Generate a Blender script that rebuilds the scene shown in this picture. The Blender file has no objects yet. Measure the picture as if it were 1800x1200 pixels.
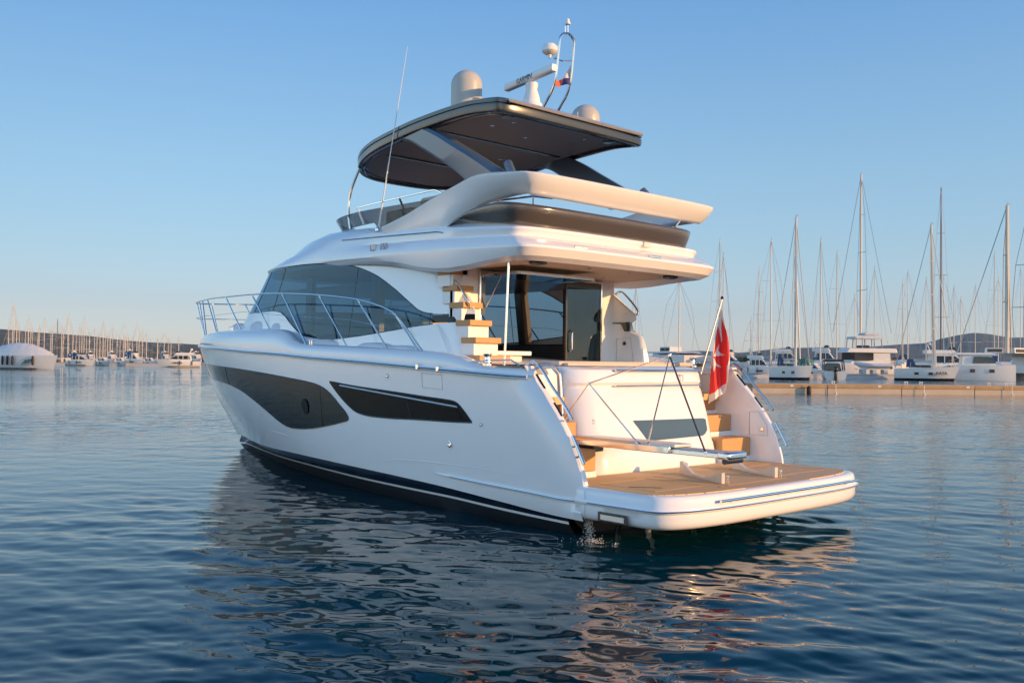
import bpy, bmesh, math, random
import numpy as np
from mathutils import Vector, Matrix
R = math.radians
sc = bpy.context.scene
COL = sc.collection
rnd = random.Random(7)

# ---------------------------------------------------------------- camera
F_PX = 1657.0; CAM = Vector((-6.71, 10.74, 2.183)); YAW = -0.7352; PIT = 0.0213; ROLL = 0.01176
def cam_basis():
    d = Vector((math.cos(YAW)*math.cos(PIT), math.sin(YAW)*math.cos(PIT), math.sin(PIT)))
    r = Vector((math.sin(YAW), -math.cos(YAW), 0)); u = r.cross(d)
    return d, r*math.cos(ROLL)+u*math.sin(ROLL), u*math.cos(ROLL)-r*math.sin(ROLL)
CD, CR, CU = cam_basis()
cd = bpy.data.cameras.new('camera'); cam = bpy.data.objects.new('camera', cd); COL.objects.link(cam)
M = Matrix((CR, CU, -CD)).transposed().to_4x4(); M.translation = CAM
cam.matrix_world = M
cd.sensor_width = 36.0; cd.lens = 36.0*F_PX/1800.0; cd.clip_end = 40000; cd.clip_start = 0.05
sc.camera = cam

# ---------------------------------------------------------------- sky, sun, exposure
SUN_EL = R(10.0); TO_SUN = Vector((-math.cos(R(27))*math.cos(SUN_EL), -math.sin(R(27))*math.cos(SUN_EL), math.sin(SUN_EL)))
w = bpy.data.worlds.new("World"); sc.world = w; w.use_nodes = True
nt = w.node_tree; bg = nt.nodes['Background']
sky = nt.nodes.new('ShaderNodeTexSky'); sky.sky_type = 'NISHITA'; sky.sun_disc = False
sky.sun_elevation = SUN_EL; sky.sun_rotation = math.atan2(TO_SUN.x, TO_SUN.y)
sky.altitude = 0; sky.air_density = 1.0; sky.dust_density = 0.2; sky.ozone_density = 3.0
# the sky by height above the horizon: a little paler low down and bluer high up than the model gives
tcw = nt.nodes.new('ShaderNodeTexCoord'); sxyz = nt.nodes.new('ShaderNodeSeparateXYZ'); nt.links.new(tcw.outputs['Generated'], sxyz.inputs[0])
rmp = nt.nodes.new('ShaderNodeValToRGB'); nt.links.new(sxyz.outputs['Z'], rmp.inputs[0])
st = [(0.0, (.90, .87, 1.20)), (.015, (.90, .86, 1.16)), (.051, (.92, .81, .96)), (.111, (.96, .88, .90)), (.195, (1.05, 1.0, .96)), (.277, (1.04, 1.06, 1.05)), (.357, (.95, 1.08, 1.16)), (.50, (.40, .74, 1.0)), (.80, (.32, .62, .92))]
while len(rmp.color_ramp.elements) < len(st): rmp.color_ramp.elements.new(.5)
for e, (p, c) in zip(rmp.color_ramp.elements, st): e.position = p; e.color = (c[0]/1.4, c[1]/1.4, c[2]/1.4, 1)
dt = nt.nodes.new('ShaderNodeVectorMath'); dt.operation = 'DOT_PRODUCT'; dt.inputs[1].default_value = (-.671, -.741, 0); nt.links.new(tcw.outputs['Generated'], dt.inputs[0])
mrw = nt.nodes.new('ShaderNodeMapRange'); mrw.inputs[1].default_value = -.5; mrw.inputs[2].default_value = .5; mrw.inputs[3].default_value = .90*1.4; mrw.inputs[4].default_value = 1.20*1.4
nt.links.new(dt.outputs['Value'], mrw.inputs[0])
m1 = nt.nodes.new('ShaderNodeVectorMath'); m1.operation = 'MULTIPLY'; nt.links.new(sky.outputs[0], m1.inputs[0]); nt.links.new(rmp.outputs[0], m1.inputs[1])
m2 = nt.nodes.new('ShaderNodeVectorMath'); m2.operation = 'SCALE'; nt.links.new(m1.outputs[0], m2.inputs[0]); sq = nt.nodes.new('ShaderNodeMath'); sq.operation = 'MULTIPLY'; nt.links.new(dt.outputs['Value'], sq.inputs[0]); nt.links.new(dt.outputs['Value'], sq.inputs[1])
cq = nt.nodes.new('ShaderNodeMath'); cq.operation = 'MULTIPLY_ADD'; cq.inputs[1].default_value = -.65; cq.inputs[2].default_value = 1.17; nt.links.new(sq.outputs[0], cq.inputs[0])
cm = nt.nodes.new('ShaderNodeMath'); cm.operation = 'MAXIMUM'; cm.inputs[1].default_value = .95; nt.links.new(cq.outputs[0], cm.inputs[0])
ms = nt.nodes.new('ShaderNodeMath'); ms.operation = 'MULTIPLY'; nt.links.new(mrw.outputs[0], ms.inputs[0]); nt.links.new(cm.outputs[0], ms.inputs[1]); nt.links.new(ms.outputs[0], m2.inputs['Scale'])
# sky to port, out of view, boosted as added fill for the shaded hull
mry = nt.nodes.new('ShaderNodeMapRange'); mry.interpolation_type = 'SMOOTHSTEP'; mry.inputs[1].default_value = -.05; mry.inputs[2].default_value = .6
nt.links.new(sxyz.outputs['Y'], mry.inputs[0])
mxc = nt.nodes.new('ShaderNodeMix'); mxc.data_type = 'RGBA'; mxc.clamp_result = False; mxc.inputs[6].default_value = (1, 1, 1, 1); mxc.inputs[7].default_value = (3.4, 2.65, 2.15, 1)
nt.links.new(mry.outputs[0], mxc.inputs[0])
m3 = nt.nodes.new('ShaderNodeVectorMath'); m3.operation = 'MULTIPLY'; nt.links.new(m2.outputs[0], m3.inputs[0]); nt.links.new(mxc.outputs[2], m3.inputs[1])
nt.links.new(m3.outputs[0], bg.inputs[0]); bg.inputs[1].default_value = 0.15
ld = bpy.data.lights.new('sun', 'SUN'); ld.energy = 4.5; ld.angle = R(0.6); ld.color = (1.0, 0.54, 0.20)
sun = bpy.data.objects.new('sun', ld); COL.objects.link(sun)
sun.rotation_euler = TO_SUN.to_track_quat('Z', 'Y').to_euler(); sun.location = (-40, -20, 30)
sc.view_settings.view_transform = 'Standard'; sc.view_settings.look = 'None'
sc.view_settings.gamma = 1.0; sc.view_settings.exposure = 0.45
sc.render.engine = 'CYCLES'
sc.cycles.max_bounces = 8; sc.cycles.transparent_max_bounces = 12; sc.cycles.use_denoising = True
sc.cycles.caustics_reflective = False; sc.cycles.caustics_refractive = False

# ---------------------------------------------------------------- helpers
def at(px, dist, z=0.0):
    """a spot on the water: compass bearing given as a column of the 1800 px photo, distance along the view axis"""
    a = (px-900)/F_PX
    p = CAM + Vector((CD.x, CD.y, 0)).normalized()*dist + Vector((math.sin(YAW), -math.cos(YAW), 0))*dist*a
    return Vector((p.x, p.y, z))
def wl_dist(px, py):
    hor = 635.3+.01176*(px-900)
    return F_PX*2.183/(py-hor)

def mat(name, col, rough=.5, metal=0, coat=0, spec=.5, bump=None, var=None):
    m = bpy.data.materials.new(name); m.use_nodes = True; t = m.node_tree; b = t.nodes['Principled BSDF']
    b.inputs['Base Color'].default_value = (*col, 1); b.inputs['Roughness'].default_value = rough
    b.inputs['Metallic'].default_value = metal; b.inputs['Coat Weight'].default_value = coat
    b.inputs['Coat Roughness'].default_value = .04; b.inputs['Specular IOR Level'].default_value = spec
    tc = t.nodes.new('ShaderNodeTexCoord')
    if var:
        n = t.nodes.new('ShaderNodeTexNoise'); n.inputs['Scale'].default_value = var[0]; n.inputs['Detail'].default_value = 5
        t.links.new(tc.outputs['Object'], n.inputs['Vector'])
        mx = t.nodes.new('ShaderNodeMix'); mx.data_type = 'RGBA'
        mx.inputs[6].default_value = (*[c*(1-var[1]) for c in col], 1); mx.inputs[7].default_value = (*[min(1, c*(1+var[1])) for c in col], 1)
        t.links.new(n.outputs['Fac'], mx.inputs[0]); t.links.new(mx.outputs[2], b.inputs['Base Color'])
    if bump:
        n2 = t.nodes.new('ShaderNodeTexNoise'); n2.inputs['Scale'].default_value = bump[0]; n2.inputs['Detail'].default_value = 4
        t.links.new(tc.outputs['Object'], n2.inputs['Vector'])
        bp = t.nodes.new('ShaderNodeBump'); bp.inputs['Strength'].default_value = bump[1]; bp.inputs['Distance'].default_value = bump[2]
        t.links.new(n2.outputs['Fac'], bp.inputs['Height']); t.links.new(bp.outputs[0], b.inputs['Normal'])
    return m

def glass_mat(name, tint, extra=.04, ior=1.5):
    m = bpy.data.materials.new(name); m.use_nodes = True; t = m.node_tree; t.nodes.clear()
    out = t.nodes.new('ShaderNodeOutputMaterial'); tr = t.nodes.new('ShaderNodeBsdfTransparent'); gl = t.nodes.new('ShaderNodeBsdfGlossy')
    tr.inputs[0].default_value = (*tint, 1); gl.inputs['Roughness'].default_value = .015; gl.inputs[0].default_value = (.62, .84, 1, 1)
    fr = t.nodes.new('ShaderNodeFresnel')
    ge = t.nodes.new('ShaderNodeNewGeometry'); mi = t.nodes.new('ShaderNodeMapRange'); mi.inputs[3].default_value = ior; mi.inputs[4].default_value = 1/ior
    t.links.new(ge.outputs['Backfacing'], mi.inputs[0]); t.links.new(mi.outputs[0], fr.inputs[0])   # a thin pane reflects the same from both sides
    ad = t.nodes.new('ShaderNodeMath'); ad.operation = 'ADD'; ad.use_clamp = True; ad.inputs[1].default_value = extra
    mx = t.nodes.new('ShaderNodeMixShader')
    t.links.new(fr.outputs[0], ad.inputs[0]); t.links.new(ad.outputs[0], mx.inputs[0]); t.links.new(tr.outputs[0], mx.inputs[1])
    t.links.new(gl.outputs[0], mx.inputs[2]); t.links.new(mx.outputs[0], out.inputs[0])
    return m

WHITE = mat('gelcoat_white', (.86, .855, .85), .16, coat=.6, bump=(1.3, .04, .02))
WHITE2 = mat('gelcoat_plain', (.85, .85, .84), .3)
OFFW = mat('gelcoat_cream', (.72, .66, .58), .35)
CEIL = mat('headliner_taupe', (.80, .55, .36), .55, var=(3, .05))
NAVY = mat('boot_top_dark', (.006, .012, .025), .25, coat=.3)
ANTIF = mat('antifouling_dark', (.012, .02, .028), .6, var=(4, .4))
BLACK = mat('black_trim', (.012, .012, .014), .25, coat=.4)
CHARC = mat('charcoal_panel', (.075, .062, .05), .14, coat=.8)
GREYT = mat('hardtop_grey', (.035, .038, .042), .2, metal=.2, coat=.5)
SILV = mat('metallic_grey_leg', (.10, .15, .20), .3, metal=.2, coat=.3)
DARKPOLE = mat('brushed_dark', (.06, .06, .065), .3, metal=.5)
TAUP = mat('hardtop_liner', (.19, .165, .15), .6)
CHROME = mat('polished_steel', (.80, .77, .72), .14, metal=1)
ALU = mat('aluminium_spar', (.62, .6, .56), .38, metal=.7)
RUBR = mat('black_rubber', (.014, .014, .015), .6)
DOME = mat('dome_beige', (.50, .49, .45), .35)
HGLASS = mat('hull_glass_dark', (.006, .008, .009), .03, coat=0, spec=.2)
PGLASS = mat('recessed_glass', (.004, .005, .006), .10, spec=.07)
TGLASS = mat('transom_glass', (.05, .075, .08), .05, coat=1)
GLASS = glass_mat('tinted_glass', (.19, .30, .39), .0, 1.42)
DGLASS = glass_mat('door_glass', (.30, .32, .27), .02)
SMOKE = glass_mat('smoked_screen', (.13, .13, .15), .02, 1.4)
CLEAR = glass_mat('clear_acrylic', (.8, .82, .8), .03)
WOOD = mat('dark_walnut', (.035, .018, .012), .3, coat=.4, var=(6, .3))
WOODL = mat('light_wood', (.42, .20, .09), .4, var=(8, .2))
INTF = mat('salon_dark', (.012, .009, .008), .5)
CUSH = mat('cushion_beige', (.62, .52, .42), .8, bump=(60, .1, .003))
COVER = mat('white_cover', (.74, .75, .77), .7, bump=(5, .4, .03))
TREAD = mat('tan_tread', (.58, .30, .115), .55, var=(5, .08), bump=(90, .15, .002))
REDF = mat('flag_red', (.78, .035, .035), .75)
WHTF = mat('flag_white', (.75, .70, .66), .75)
BLUF = mat('flag_blue', (.05, .05, .20), .75)
ORGF = mat('flag_light_red', (.80, .15, .08), .75)
LTGREY = mat('light_grey', (.45, .46, .47), .5)

def teak():
    m = mat('teak_planks', (.36, .22, .12), .6); t = m.node_tree; b = t.nodes['Principled BSDF']
    tc = t.nodes.new('ShaderNodeTexCoord'); sp = t.nodes.new('ShaderNodeSeparateXYZ'); t.links.new(tc.outputs['Object'], sp.inputs[0])
    mu = t.nodes.new('ShaderNodeMath'); mu.operation = 'MULTIPLY'; mu.inputs[1].default_value = 1/.055; t.links.new(sp.outputs['X'], mu.inputs[0])
    fr = t.nodes.new('ShaderNodeMath'); fr.operation = 'FRACT'; t.links.new(mu.outputs[0], fr.inputs[0])
    lt = t.nodes.new('ShaderNodeMath'); lt.operation = 'LESS_THAN'; lt.inputs[1].default_value = .1; t.links.new(fr.outputs[0], lt.inputs[0])
    mp = t.nodes.new('ShaderNodeMapping'); mp.inputs['Scale'].default_value = (18, 1.6, 1); t.links.new(tc.outputs['Object'], mp.inputs[0])
    n = t.nodes.new('ShaderNodeTexNoise'); n.inputs['Scale'].default_value = 2; n.inputs['Detail'].default_value = 6; t.links.new(mp.outputs[0], n.inputs[0])
    c1 = t.nodes.new('ShaderNodeMix'); c1.data_type = 'RGBA'; c1.inputs[6].default_value = (.60, .37, .16, 1); c1.inputs[7].default_value = (.80, .54, .26, 1)
    t.links.new(n.outputs['Fac'], c1.inputs[0])
    c2 = t.nodes.new('ShaderNodeMix'); c2.data_type = 'RGBA'; c2.inputs[7].default_value = (.22, .15, .10, 1)
    t.links.new(lt.outputs[0], c2.inputs[0]); t.links.new(c1.outputs[2], c2.inputs[6]); t.links.new(c2.outputs[2], b.inputs['Base Color'])
    return m
TEAK = teak()

def tag(o, label=None, cat=None, group=None, kind=None):
    if label: o['label'] = label
    if cat: o['category'] = cat
    if group: o['group'] = group
    if kind: o['kind'] = kind
    return o
def empty(name, loc=(0, 0, 0), rz=0):
    o = bpy.data.objects.new(name, None); o.location = loc; o.rotation_euler = (0, 0, rz); o.empty_display_size = .3
    COL.objects.link(o); return o
def copy_tree(o, parent=None):
    c = o.copy(); COL.objects.link(c); c.parent = parent
    for ch in list(o.children): copy_tree(ch, c)
    return c

class MB:
    def __init__(s): s.v = []; s.f = []; s.m = []
    def add(s, vs, fs, mi=0):
        k = len(s.v); s.v += [tuple(map(float, v)) for v in vs]
        s.f += [tuple(i+k for i in f) for f in fs]; s.m += [mi]*len(fs); return s
    def box(s, x0, x1, y0, y1, z0, z1, mi=0, T=None):
        vs = [(x, y, z) for z in (z0, z1) for y in (y0, y1) for x in (x0, x1)]
        if T: vs = [T @ Vector(v) for v in vs]
        return s.add(vs, [(0, 2, 3, 1), (4, 5, 7, 6), (0, 1, 5, 4), (2, 6, 7, 3), (0, 4, 6, 2), (1, 3, 7, 5)], mi)
    def grid(s, rows, closed=False, mi=0, flip=False):
        n = len(rows[0]); fs = []
        for i in range(len(rows)-1):
            for j in range(n if closed else n-1):
                a, b, c, d = i*n+j, i*n+(j+1) % n, (i+1)*n+(j+1) % n, (i+1)*n+j
                fs.append((a, d, c, b) if flip else (a, b, c, d))
        return s.add([p for r in rows for p in r], fs, mi)
    def tube(s, path, r, n=8, mi=0, closed=False):
        P = [Vector(p) for p in path]; rows = []; up = None
        for i, p in enumerate(P):
            if closed: t = (P[(i+1) % len(P)]-P[i-1]).normalized()
            else: t = (P[min(i+1, len(P)-1)]-P[max(i-1, 0)]).normalized()
            if up is None:
                up = Vector((0, 0, 1)) if abs(t.z) < .9 else Vector((1, 0, 0))
            a = t.cross(up).normalized(); up2 = a.cross(t).normalized(); up = up2
            rr = r[i] if isinstance(r, (list, tuple)) else r
            rows.append([p+(a*math.cos(q)+up2*math.sin(q))*rr for q in [2*math.pi*k/n for k in range(n)]])
        if closed: rows.append(rows[0])
        s.grid(rows, True, mi)
        if not closed:
            k = len(s.v)-len(rows)*n
            s.f.append(tuple(k+j for j in range(n))[::-1]); s.f.append(tuple(k+(len(rows)-1)*n+j for j in range(n))); s.m += [mi, mi]
        return s
    def lathe(s, prof, c=(0, 0, 0), n=20, T=None, mi=0):
        rows = []
        for r, z in prof:
            row = [Vector((c[0]+r*math.cos(2*math.pi*k/n), c[1]+r*math.sin(2*math.pi*k/n), c[2]+z)) for k in range(n)]
            if T: row = [T @ p for p in row]
            rows.append(row)
        s.grid(rows, True, mi)
        k = len(s.v)-len(rows)*n
        s.f.append(tuple(k+j for j in range(n))[::-1]); s.f.append(tuple(k+(len(rows)-1)*n+j for j in range(n))); s.m += [mi, mi]
        return s
    def prism(s, a, b, mi=0):
        """two matching outlines joined by side walls and capped"""
        n = len(a)
        return s.add(list(a)+list(b), [tuple(range(n))[::-1], tuple(range(n, 2*n))]+[(i, (i+1) % n, n+(i+1) % n, n+i) for i in range(n)], mi)
    def build(s, name, mats, parent=None, smooth=True, angle=38, bevel=0, solid=0):
        me = bpy.data.meshes.new(name); me.from_pydata(s.v, [], s.f)
        mats = mats if isinstance(mats, (list, tuple)) else [mats]
        for m in mats: me.materials.append(m)
        me.polygons.foreach_set('material_index', s.m)
        me.validate(); me.update()
        bm = bmesh.new(); bm.from_mesh(me); bmesh.ops.remove_doubles(bm, verts=bm.verts, dist=1e-5)
        bmesh.ops.recalc_face_normals(bm, faces=bm.faces); bm.to_mesh(me); bm.free()
        if smooth:
            me.polygons.foreach_set('use_smooth', [True]*len(me.polygons)); me.set_sharp_from_angle(angle=R(angle))
        o = bpy.data.objects.new(name, me); COL.objects.link(o); o.parent = parent
        if solid:
            md = o.modifiers.new('solid', 'SOLIDIFY'); md.thickness = solid; md.offset = 0
        if bevel:
            md = o.modifiers.new('bevel', 'BEVEL'); md.width = bevel; md.segments = 3; md.limit_method = 'ANGLE'; md.angle_limit = R(40); md.harden_normals = False
        return o

def spline(tab):
    xs = [a for a, b in tab]; ys = [b for a, b in tab]; n = len(xs)
    h = [xs[i+1]-xs[i] for i in range(n-1)]; d = [(ys[i+1]-ys[i])/h[i] for i in range(n-1)]
    m = [d[0]]+[0 if d[i-1]*d[i] <= 0 else 2*d[i-1]*d[i]/(d[i-1]+d[i]) for i in range(1, n-1)]+[d[-1]]
    def f(x):
        if x <= xs[0]: return ys[0]
        if x >= xs[-1]: return ys[-1]
        i = 0
        while x > xs[i+1]: i += 1
        t = (x-xs[i])/h[i]
        return (2*t**3-3*t*t+1)*ys[i]+(t**3-2*t*t+t)*h[i]*m[i]+(3*t*t-2*t**3)*ys[i+1]+(t**3-t*t)*h[i]*m[i+1]
    return f
def smooth_path(pts, k=6):
    P = [Vector(p) for p in pts]; out = []
    for i in range(len(P)-1):
        p0, p1, p2, p3 = P[max(i-1, 0)], P[i], P[i+1], P[min(i+2, len(P)-1)]
        for j in range(k):
            t = j/k
            out.append(.5*((2*p1)+(p2-p0)*t+(2*p0-5*p1+4*p2-p3)*t*t+(3*p1-p0-3*p2+p3)*t**3))
    return out+[P[-1]]
def text_mesh(body, size, T, name, m, parent, ext=.004):
    cu = bpy.data.curves.new(name, 'FONT'); cu.body = body; cu.size = size; cu.extrude = ext; cu.align_x = 'CENTER'; cu.align_y = 'CENTER'
    ob = bpy.data.objects.new(name+'_src', cu); COL.objects.link(ob)
    dg = bpy.context.evaluated_depsgraph_get(); me = bpy.data.meshes.new_from_object(ob.evaluated_get(dg))
    bpy.data.objects.remove(ob); me.transform(T); me.materials.clear(); me.materials.append(m); me.name = name
    o = bpy.data.objects.new(name, me); COL.objects.link(o); o.parent = parent; return o

# ================================================================ WATER
def build_water():
    rr = [3.0]
    while rr[-1] < 170: rr.append(rr[-1]*1.0050)
    while rr[-1] < 20000: rr.append(rr[-1]*1.12)
    rr = np.array(rr)
    hd = math.atan2(CD.y, CD.x)
    # dense inside +-38 degrees of the view heading, coarse elsewhere so that the sheet goes all the way round
    th = list(np.linspace(-R(37), R(37), 540))
    extra = list(np.linspace(R(38), 2*math.pi-R(38), 90))[1:-1]
    th = np.array(th+extra)+hd
    Rg, Tg = np.meshgrid(rr, th, indexing='ij')
    X = CAM.x+Rg*np.cos(Tg); Y = CAM.y+Rg*np.sin(Tg); Z = np.zeros_like(X)
    rs = np.random.RandomState(5)
    sp = Rg*.0050
    wind = R(-52)
    for i in range(110):
        lam = .10*(15.0)**(rs.rand()**1.15)
        a = wind+rs.normal()*R(34)
        k = 2*math.pi/lam; ph = rs.rand()*6.283
        slope = .0112*(1.15 if lam < .45 else .8)
        amp = slope/k
        att = np.clip(1.4-sp*2.8/lam, 0, 1)
        u = k*(X*math.cos(a)+Y*math.sin(a))+ph+.6*np.sin(.35*X+i)+.6*np.sin(.31*Y+2*i)
        s_ = np.sin(u)
        Z += att*amp*(s_+.18*np.cos(2*u))
    # patches of calmer and livelier water
    pat = .70+.5*np.sin(X*.21+1.0+.8*np.sin(Y*.17))*np.sin(Y*.26+.5)+.2*np.sin(X*.6-Y*.4)
    Z *= np.clip(pat, .3, 1.3)
    c0 = at(110, 50); Z *= .25+.75*np.clip((np.hypot(X-c0.x, Y-c0.y)-7)/17, 0, 1)
    Z[rr > 170] = 0
    nr, nth = X.shape
    co = np.stack([X, Y, Z], -1).reshape(-1, 3)
    i, j = np.meshgrid(np.arange(nr-1), np.arange(nth), indexing='ij')
    a = i*nth+j; b = (i+1)*nth+j; c = (i+1)*nth+(j+1) % nth; d = i*nth+(j+1) % nth
    q = np.stack([a, b, c, d], -1).reshape(-1, 4)
    # close the middle
    co = np.vstack([co, [[CAM.x, CAM.y, 0]]]); ci = len(co)-1
    me = bpy.data.meshes.new('water'); nq = len(q); ntr = nth
    me.vertices.add(len(co)); me.vertices.foreach_set('co', co.ravel())
    me.loops.add(nq*4+ntr*3)
    tri = np.stack([np.full(nth, ci), np.arange(nth), (np.arange(nth)+1) % nth], -1)
    me.loops.foreach_set('vertex_index', np.concatenate([q.ravel(), tri.ravel()]).astype(np.int32))
    me.polygons.add(nq+ntr)
    ls = np.concatenate([np.arange(nq)*4, nq*4+np.arange(ntr)*3]).astype(np.int32)
    me.polygons.foreach_set('loop_start', ls)
    me.update(calc_edges=True); me.validate()
    me.polygons.foreach_set('use_smooth', np.ones(len(me.polygons), dtype=bool))
    m = bpy.data.materials.new('sea_water'); m.use_nodes = True; t = m.node_tree; p = t.nodes['Principled BSDF']
    p.inputs['Base Color'].default_value = (.0003, .032, .045, 1); p.inputs['Roughness'].default_value = .02; p.inputs['IOR'].default_value = 1.32
    tc = t.nodes.new('ShaderNodeTexCoord')
    mp = t.nodes.new('ShaderNodeMapping'); mp.inputs['Rotation'].default_value = (0, 0, R(48)); mp.inputs['Scale'].default_value = (1, .5, 1)
    t.links.new(tc.outputs['Object'], mp.inputs[0])
    hs = None
    for sc_, st in ((1.1, .075), (4.0, .028), (11.0, .006)):
        n = t.nodes.new('ShaderNodeTexNoise'); n.inputs['Scale'].default_value = sc_; n.inputs['Detail'].default_value = 3; n.inputs['Roughness'].default_value = .5
        t.links.new(mp.outputs[0], n.inputs[0])
        mu = t.nodes.new('ShaderNodeMath'); mu.operation = 'MULTIPLY'; mu.inputs[1].default_value = st; t.links.new(n.outputs['Fac'], mu.inputs[0])
        if hs is None: hs = mu
        else:
            ad = t.nodes.new('ShaderNodeMath'); ad.operation = 'ADD'; t.links.new(hs.outputs[0], ad.inputs[0]); t.links.new(mu.outputs[0], ad.inputs[1]); hs = ad
    # big patches where wind roughens the surface
    n = t.nodes.new('ShaderNodeTexNoise'); n.inputs['Scale'].default_value = .06; n.inputs['Detail'].default_value = 3; t.links.new(tc.outputs['Object'], n.inputs[0])
    mr = t.nodes.new('ShaderNodeMapRange'); mr.inputs[1].default_value = .38; mr.inputs[2].default_value = .6; mr.inputs[3].default_value = .35; mr.inputs[4].default_value = 1.0
    t.links.new(n.outputs['Fac'], mr.inputs[0])
    bp = t.nodes.new('ShaderNodeBump'); bp.inputs['Distance'].default_value = 1.0
    # close to the yacht the ripples are modelled, farther out the fine ones come from the bump
    ds = t.nodes.new('ShaderNodeVectorMath'); ds.operation = 'DISTANCE'; ds.inputs[1].default_value = (0, 4, 0); t.links.new(tc.outputs['Object'], ds.inputs[0])
    md = t.nodes.new('ShaderNodeMapRange'); md.inputs[1].default_value = 7; md.inputs[2].default_value = 38; md.inputs[3].default_value = .14; md.inputs[4].default_value = 1.9; t.links.new(ds.outputs['Value'], md.inputs[0])
    ml = t.nodes.new('ShaderNodeMath'); ml.operation = 'MULTIPLY'; t.links.new(md.outputs[0], ml.inputs[0]); t.links.new(mr.outputs[0], ml.inputs[1])
    cpt = at(110, 50)                                   # a slick of calm water off the bow
    dc = t.nodes.new('ShaderNodeVectorMath'); dc.operation = 'DISTANCE'; dc.inputs[1].default_value = tuple(cpt); t.links.new(tc.outputs['Object'], dc.inputs[0])
    mc = t.nodes.new('ShaderNodeMapRange'); mc.interpolation_type = 'SMOOTHSTEP'; mc.inputs[1].default_value = 7; mc.inputs[2].default_value = 24; mc.inputs[3].default_value = .22; mc.inputs[4].default_value = 1.0; t.links.new(dc.outputs['Value'], mc.inputs[0])
    mk = t.nodes.new('ShaderNodeMath'); mk.operation = 'MULTIPLY'; t.links.new(ml.outputs[0], mk.inputs[0]); t.links.new(mc.outputs[0], mk.inputs[1])
    t.links.new(mk.outputs[0], bp.inputs['Strength']); t.links.new(hs.outputs[0], bp.inputs['Height']); t.links.new(bp.outputs[0], p.inputs['Normal'])
    me.materials.append(m)
    o = bpy.data.objects.new('water', me); COL.objects.link(o); tag(o, kind='structure', label='calm dark blue marina water with small ripples')
build_water()
# ================================================================ THE YACHT  (x forward from the platform edge, y to port, z up from the water)
yacht = empty('motor_yacht', (0, 0, 0))
tag(yacht, 'large white flybridge motor yacht with dark hull windows and teak swim platform, filling the foreground', 'motor yacht')

stemX = spline([(-.9, 12.6), (-.3, 14.2), (0, 14.9), (.28, 15.3), (.76, 15.95), (1.14, 16.45), (1.54, 16.87), (2.02, 17.22), (2.5, 17.45), (2.8, 17.4)])
RB = spline([(0, 2.40), (2, 2.42), (4, 2.42), (9, 2.42), (10, 2.37), (11, 2.28), (12, 2.12), (13, 1.87), (14, 1.55), (15, 1.15), (16, .72), (16.8, .36), (17.2, .17), (17.45, 0)])
WL = spline([(0, 2.2), (1.7, 2.2), (3.06, 2.18), (4.77, 2.12), (7.1, 1.9), (9, 1.58), (10.75, 1.19), (12.5, .7), (14.3, .16), (14.9, 0)])
ZR = spline([(1, 1.93), (2.2, 1.98), (3.4, 2.03), (4.5, 2.08), (6.3, 2.16), (7.6, 2.21), (9, 2.28), (10, 2.31), (11, 2.35), (12.5, 2.4), (14, 2.44), (17.5, 2.5)])
ZB = spline([(2.2, 2.10), (3.0, 2.12), (3.24, 2.13), (3.43, 2.19), (3.8, 2.28), (4.5, 2.33), (6.3, 2.4), (8.1, 2.46), (8.4, 2.52), (8.85, 2.70), (9.2, 2.74), (10.6, 2.77), (12.4, 2.77), (14, 2.75), (17.5, 2.72)])
XA = spline([(.2, 1.30), (.68, 1.34), (.94, 1.42), (1.17, 1.52), (1.48, 1.73), (1.72, 1.94), (1.97, 2.18), (2.13, 2.3)])
ZC = spline([(0, .22), (1.7, .24), (2.8, .30), (4.3, .38), (6.2, .43), (8.2, .46), (10.5, .43), (13, .38), (15.3, .30)])

def hull_y(X, z):
    s = min(max(X/stemX(z), 0), 1)
    a = WL(s*14.9); b = RB(s*17.45); zr = ZR(X); zc = .35
    f = max(0, (s-.45)/.55); ac = a+(b-a)*(.55-.35*f)
    if z < zc: return a+(ac-a)*(z/zc)
    t = min(1, (z-zc)/(zr-zc)); g = (1-(1-t)**1.8)*(1-f)+t**(1+.15*f)*f
    y = ac+(b-ac)*g
    d = (X-XA(z))/.42
    if d < 1: y -= .10*(1-max(0, d))**2
    return y
def on_hull(X, z, off=0, s=1): return (X, s*(hull_y(X, z)+off), z)

US = [0, .004, .008, .013, .02, .03]+[.03+.97*(i/56)**1.0 for i in range(1, 57)]
def hull_pt(u, z, off=0, s=1):
    X = XA(z)+u*(stemX(z)-XA(z)); return (X, s*max(0, hull_y(X, z)+(off if u < .985 else off*.3)), z)

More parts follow.
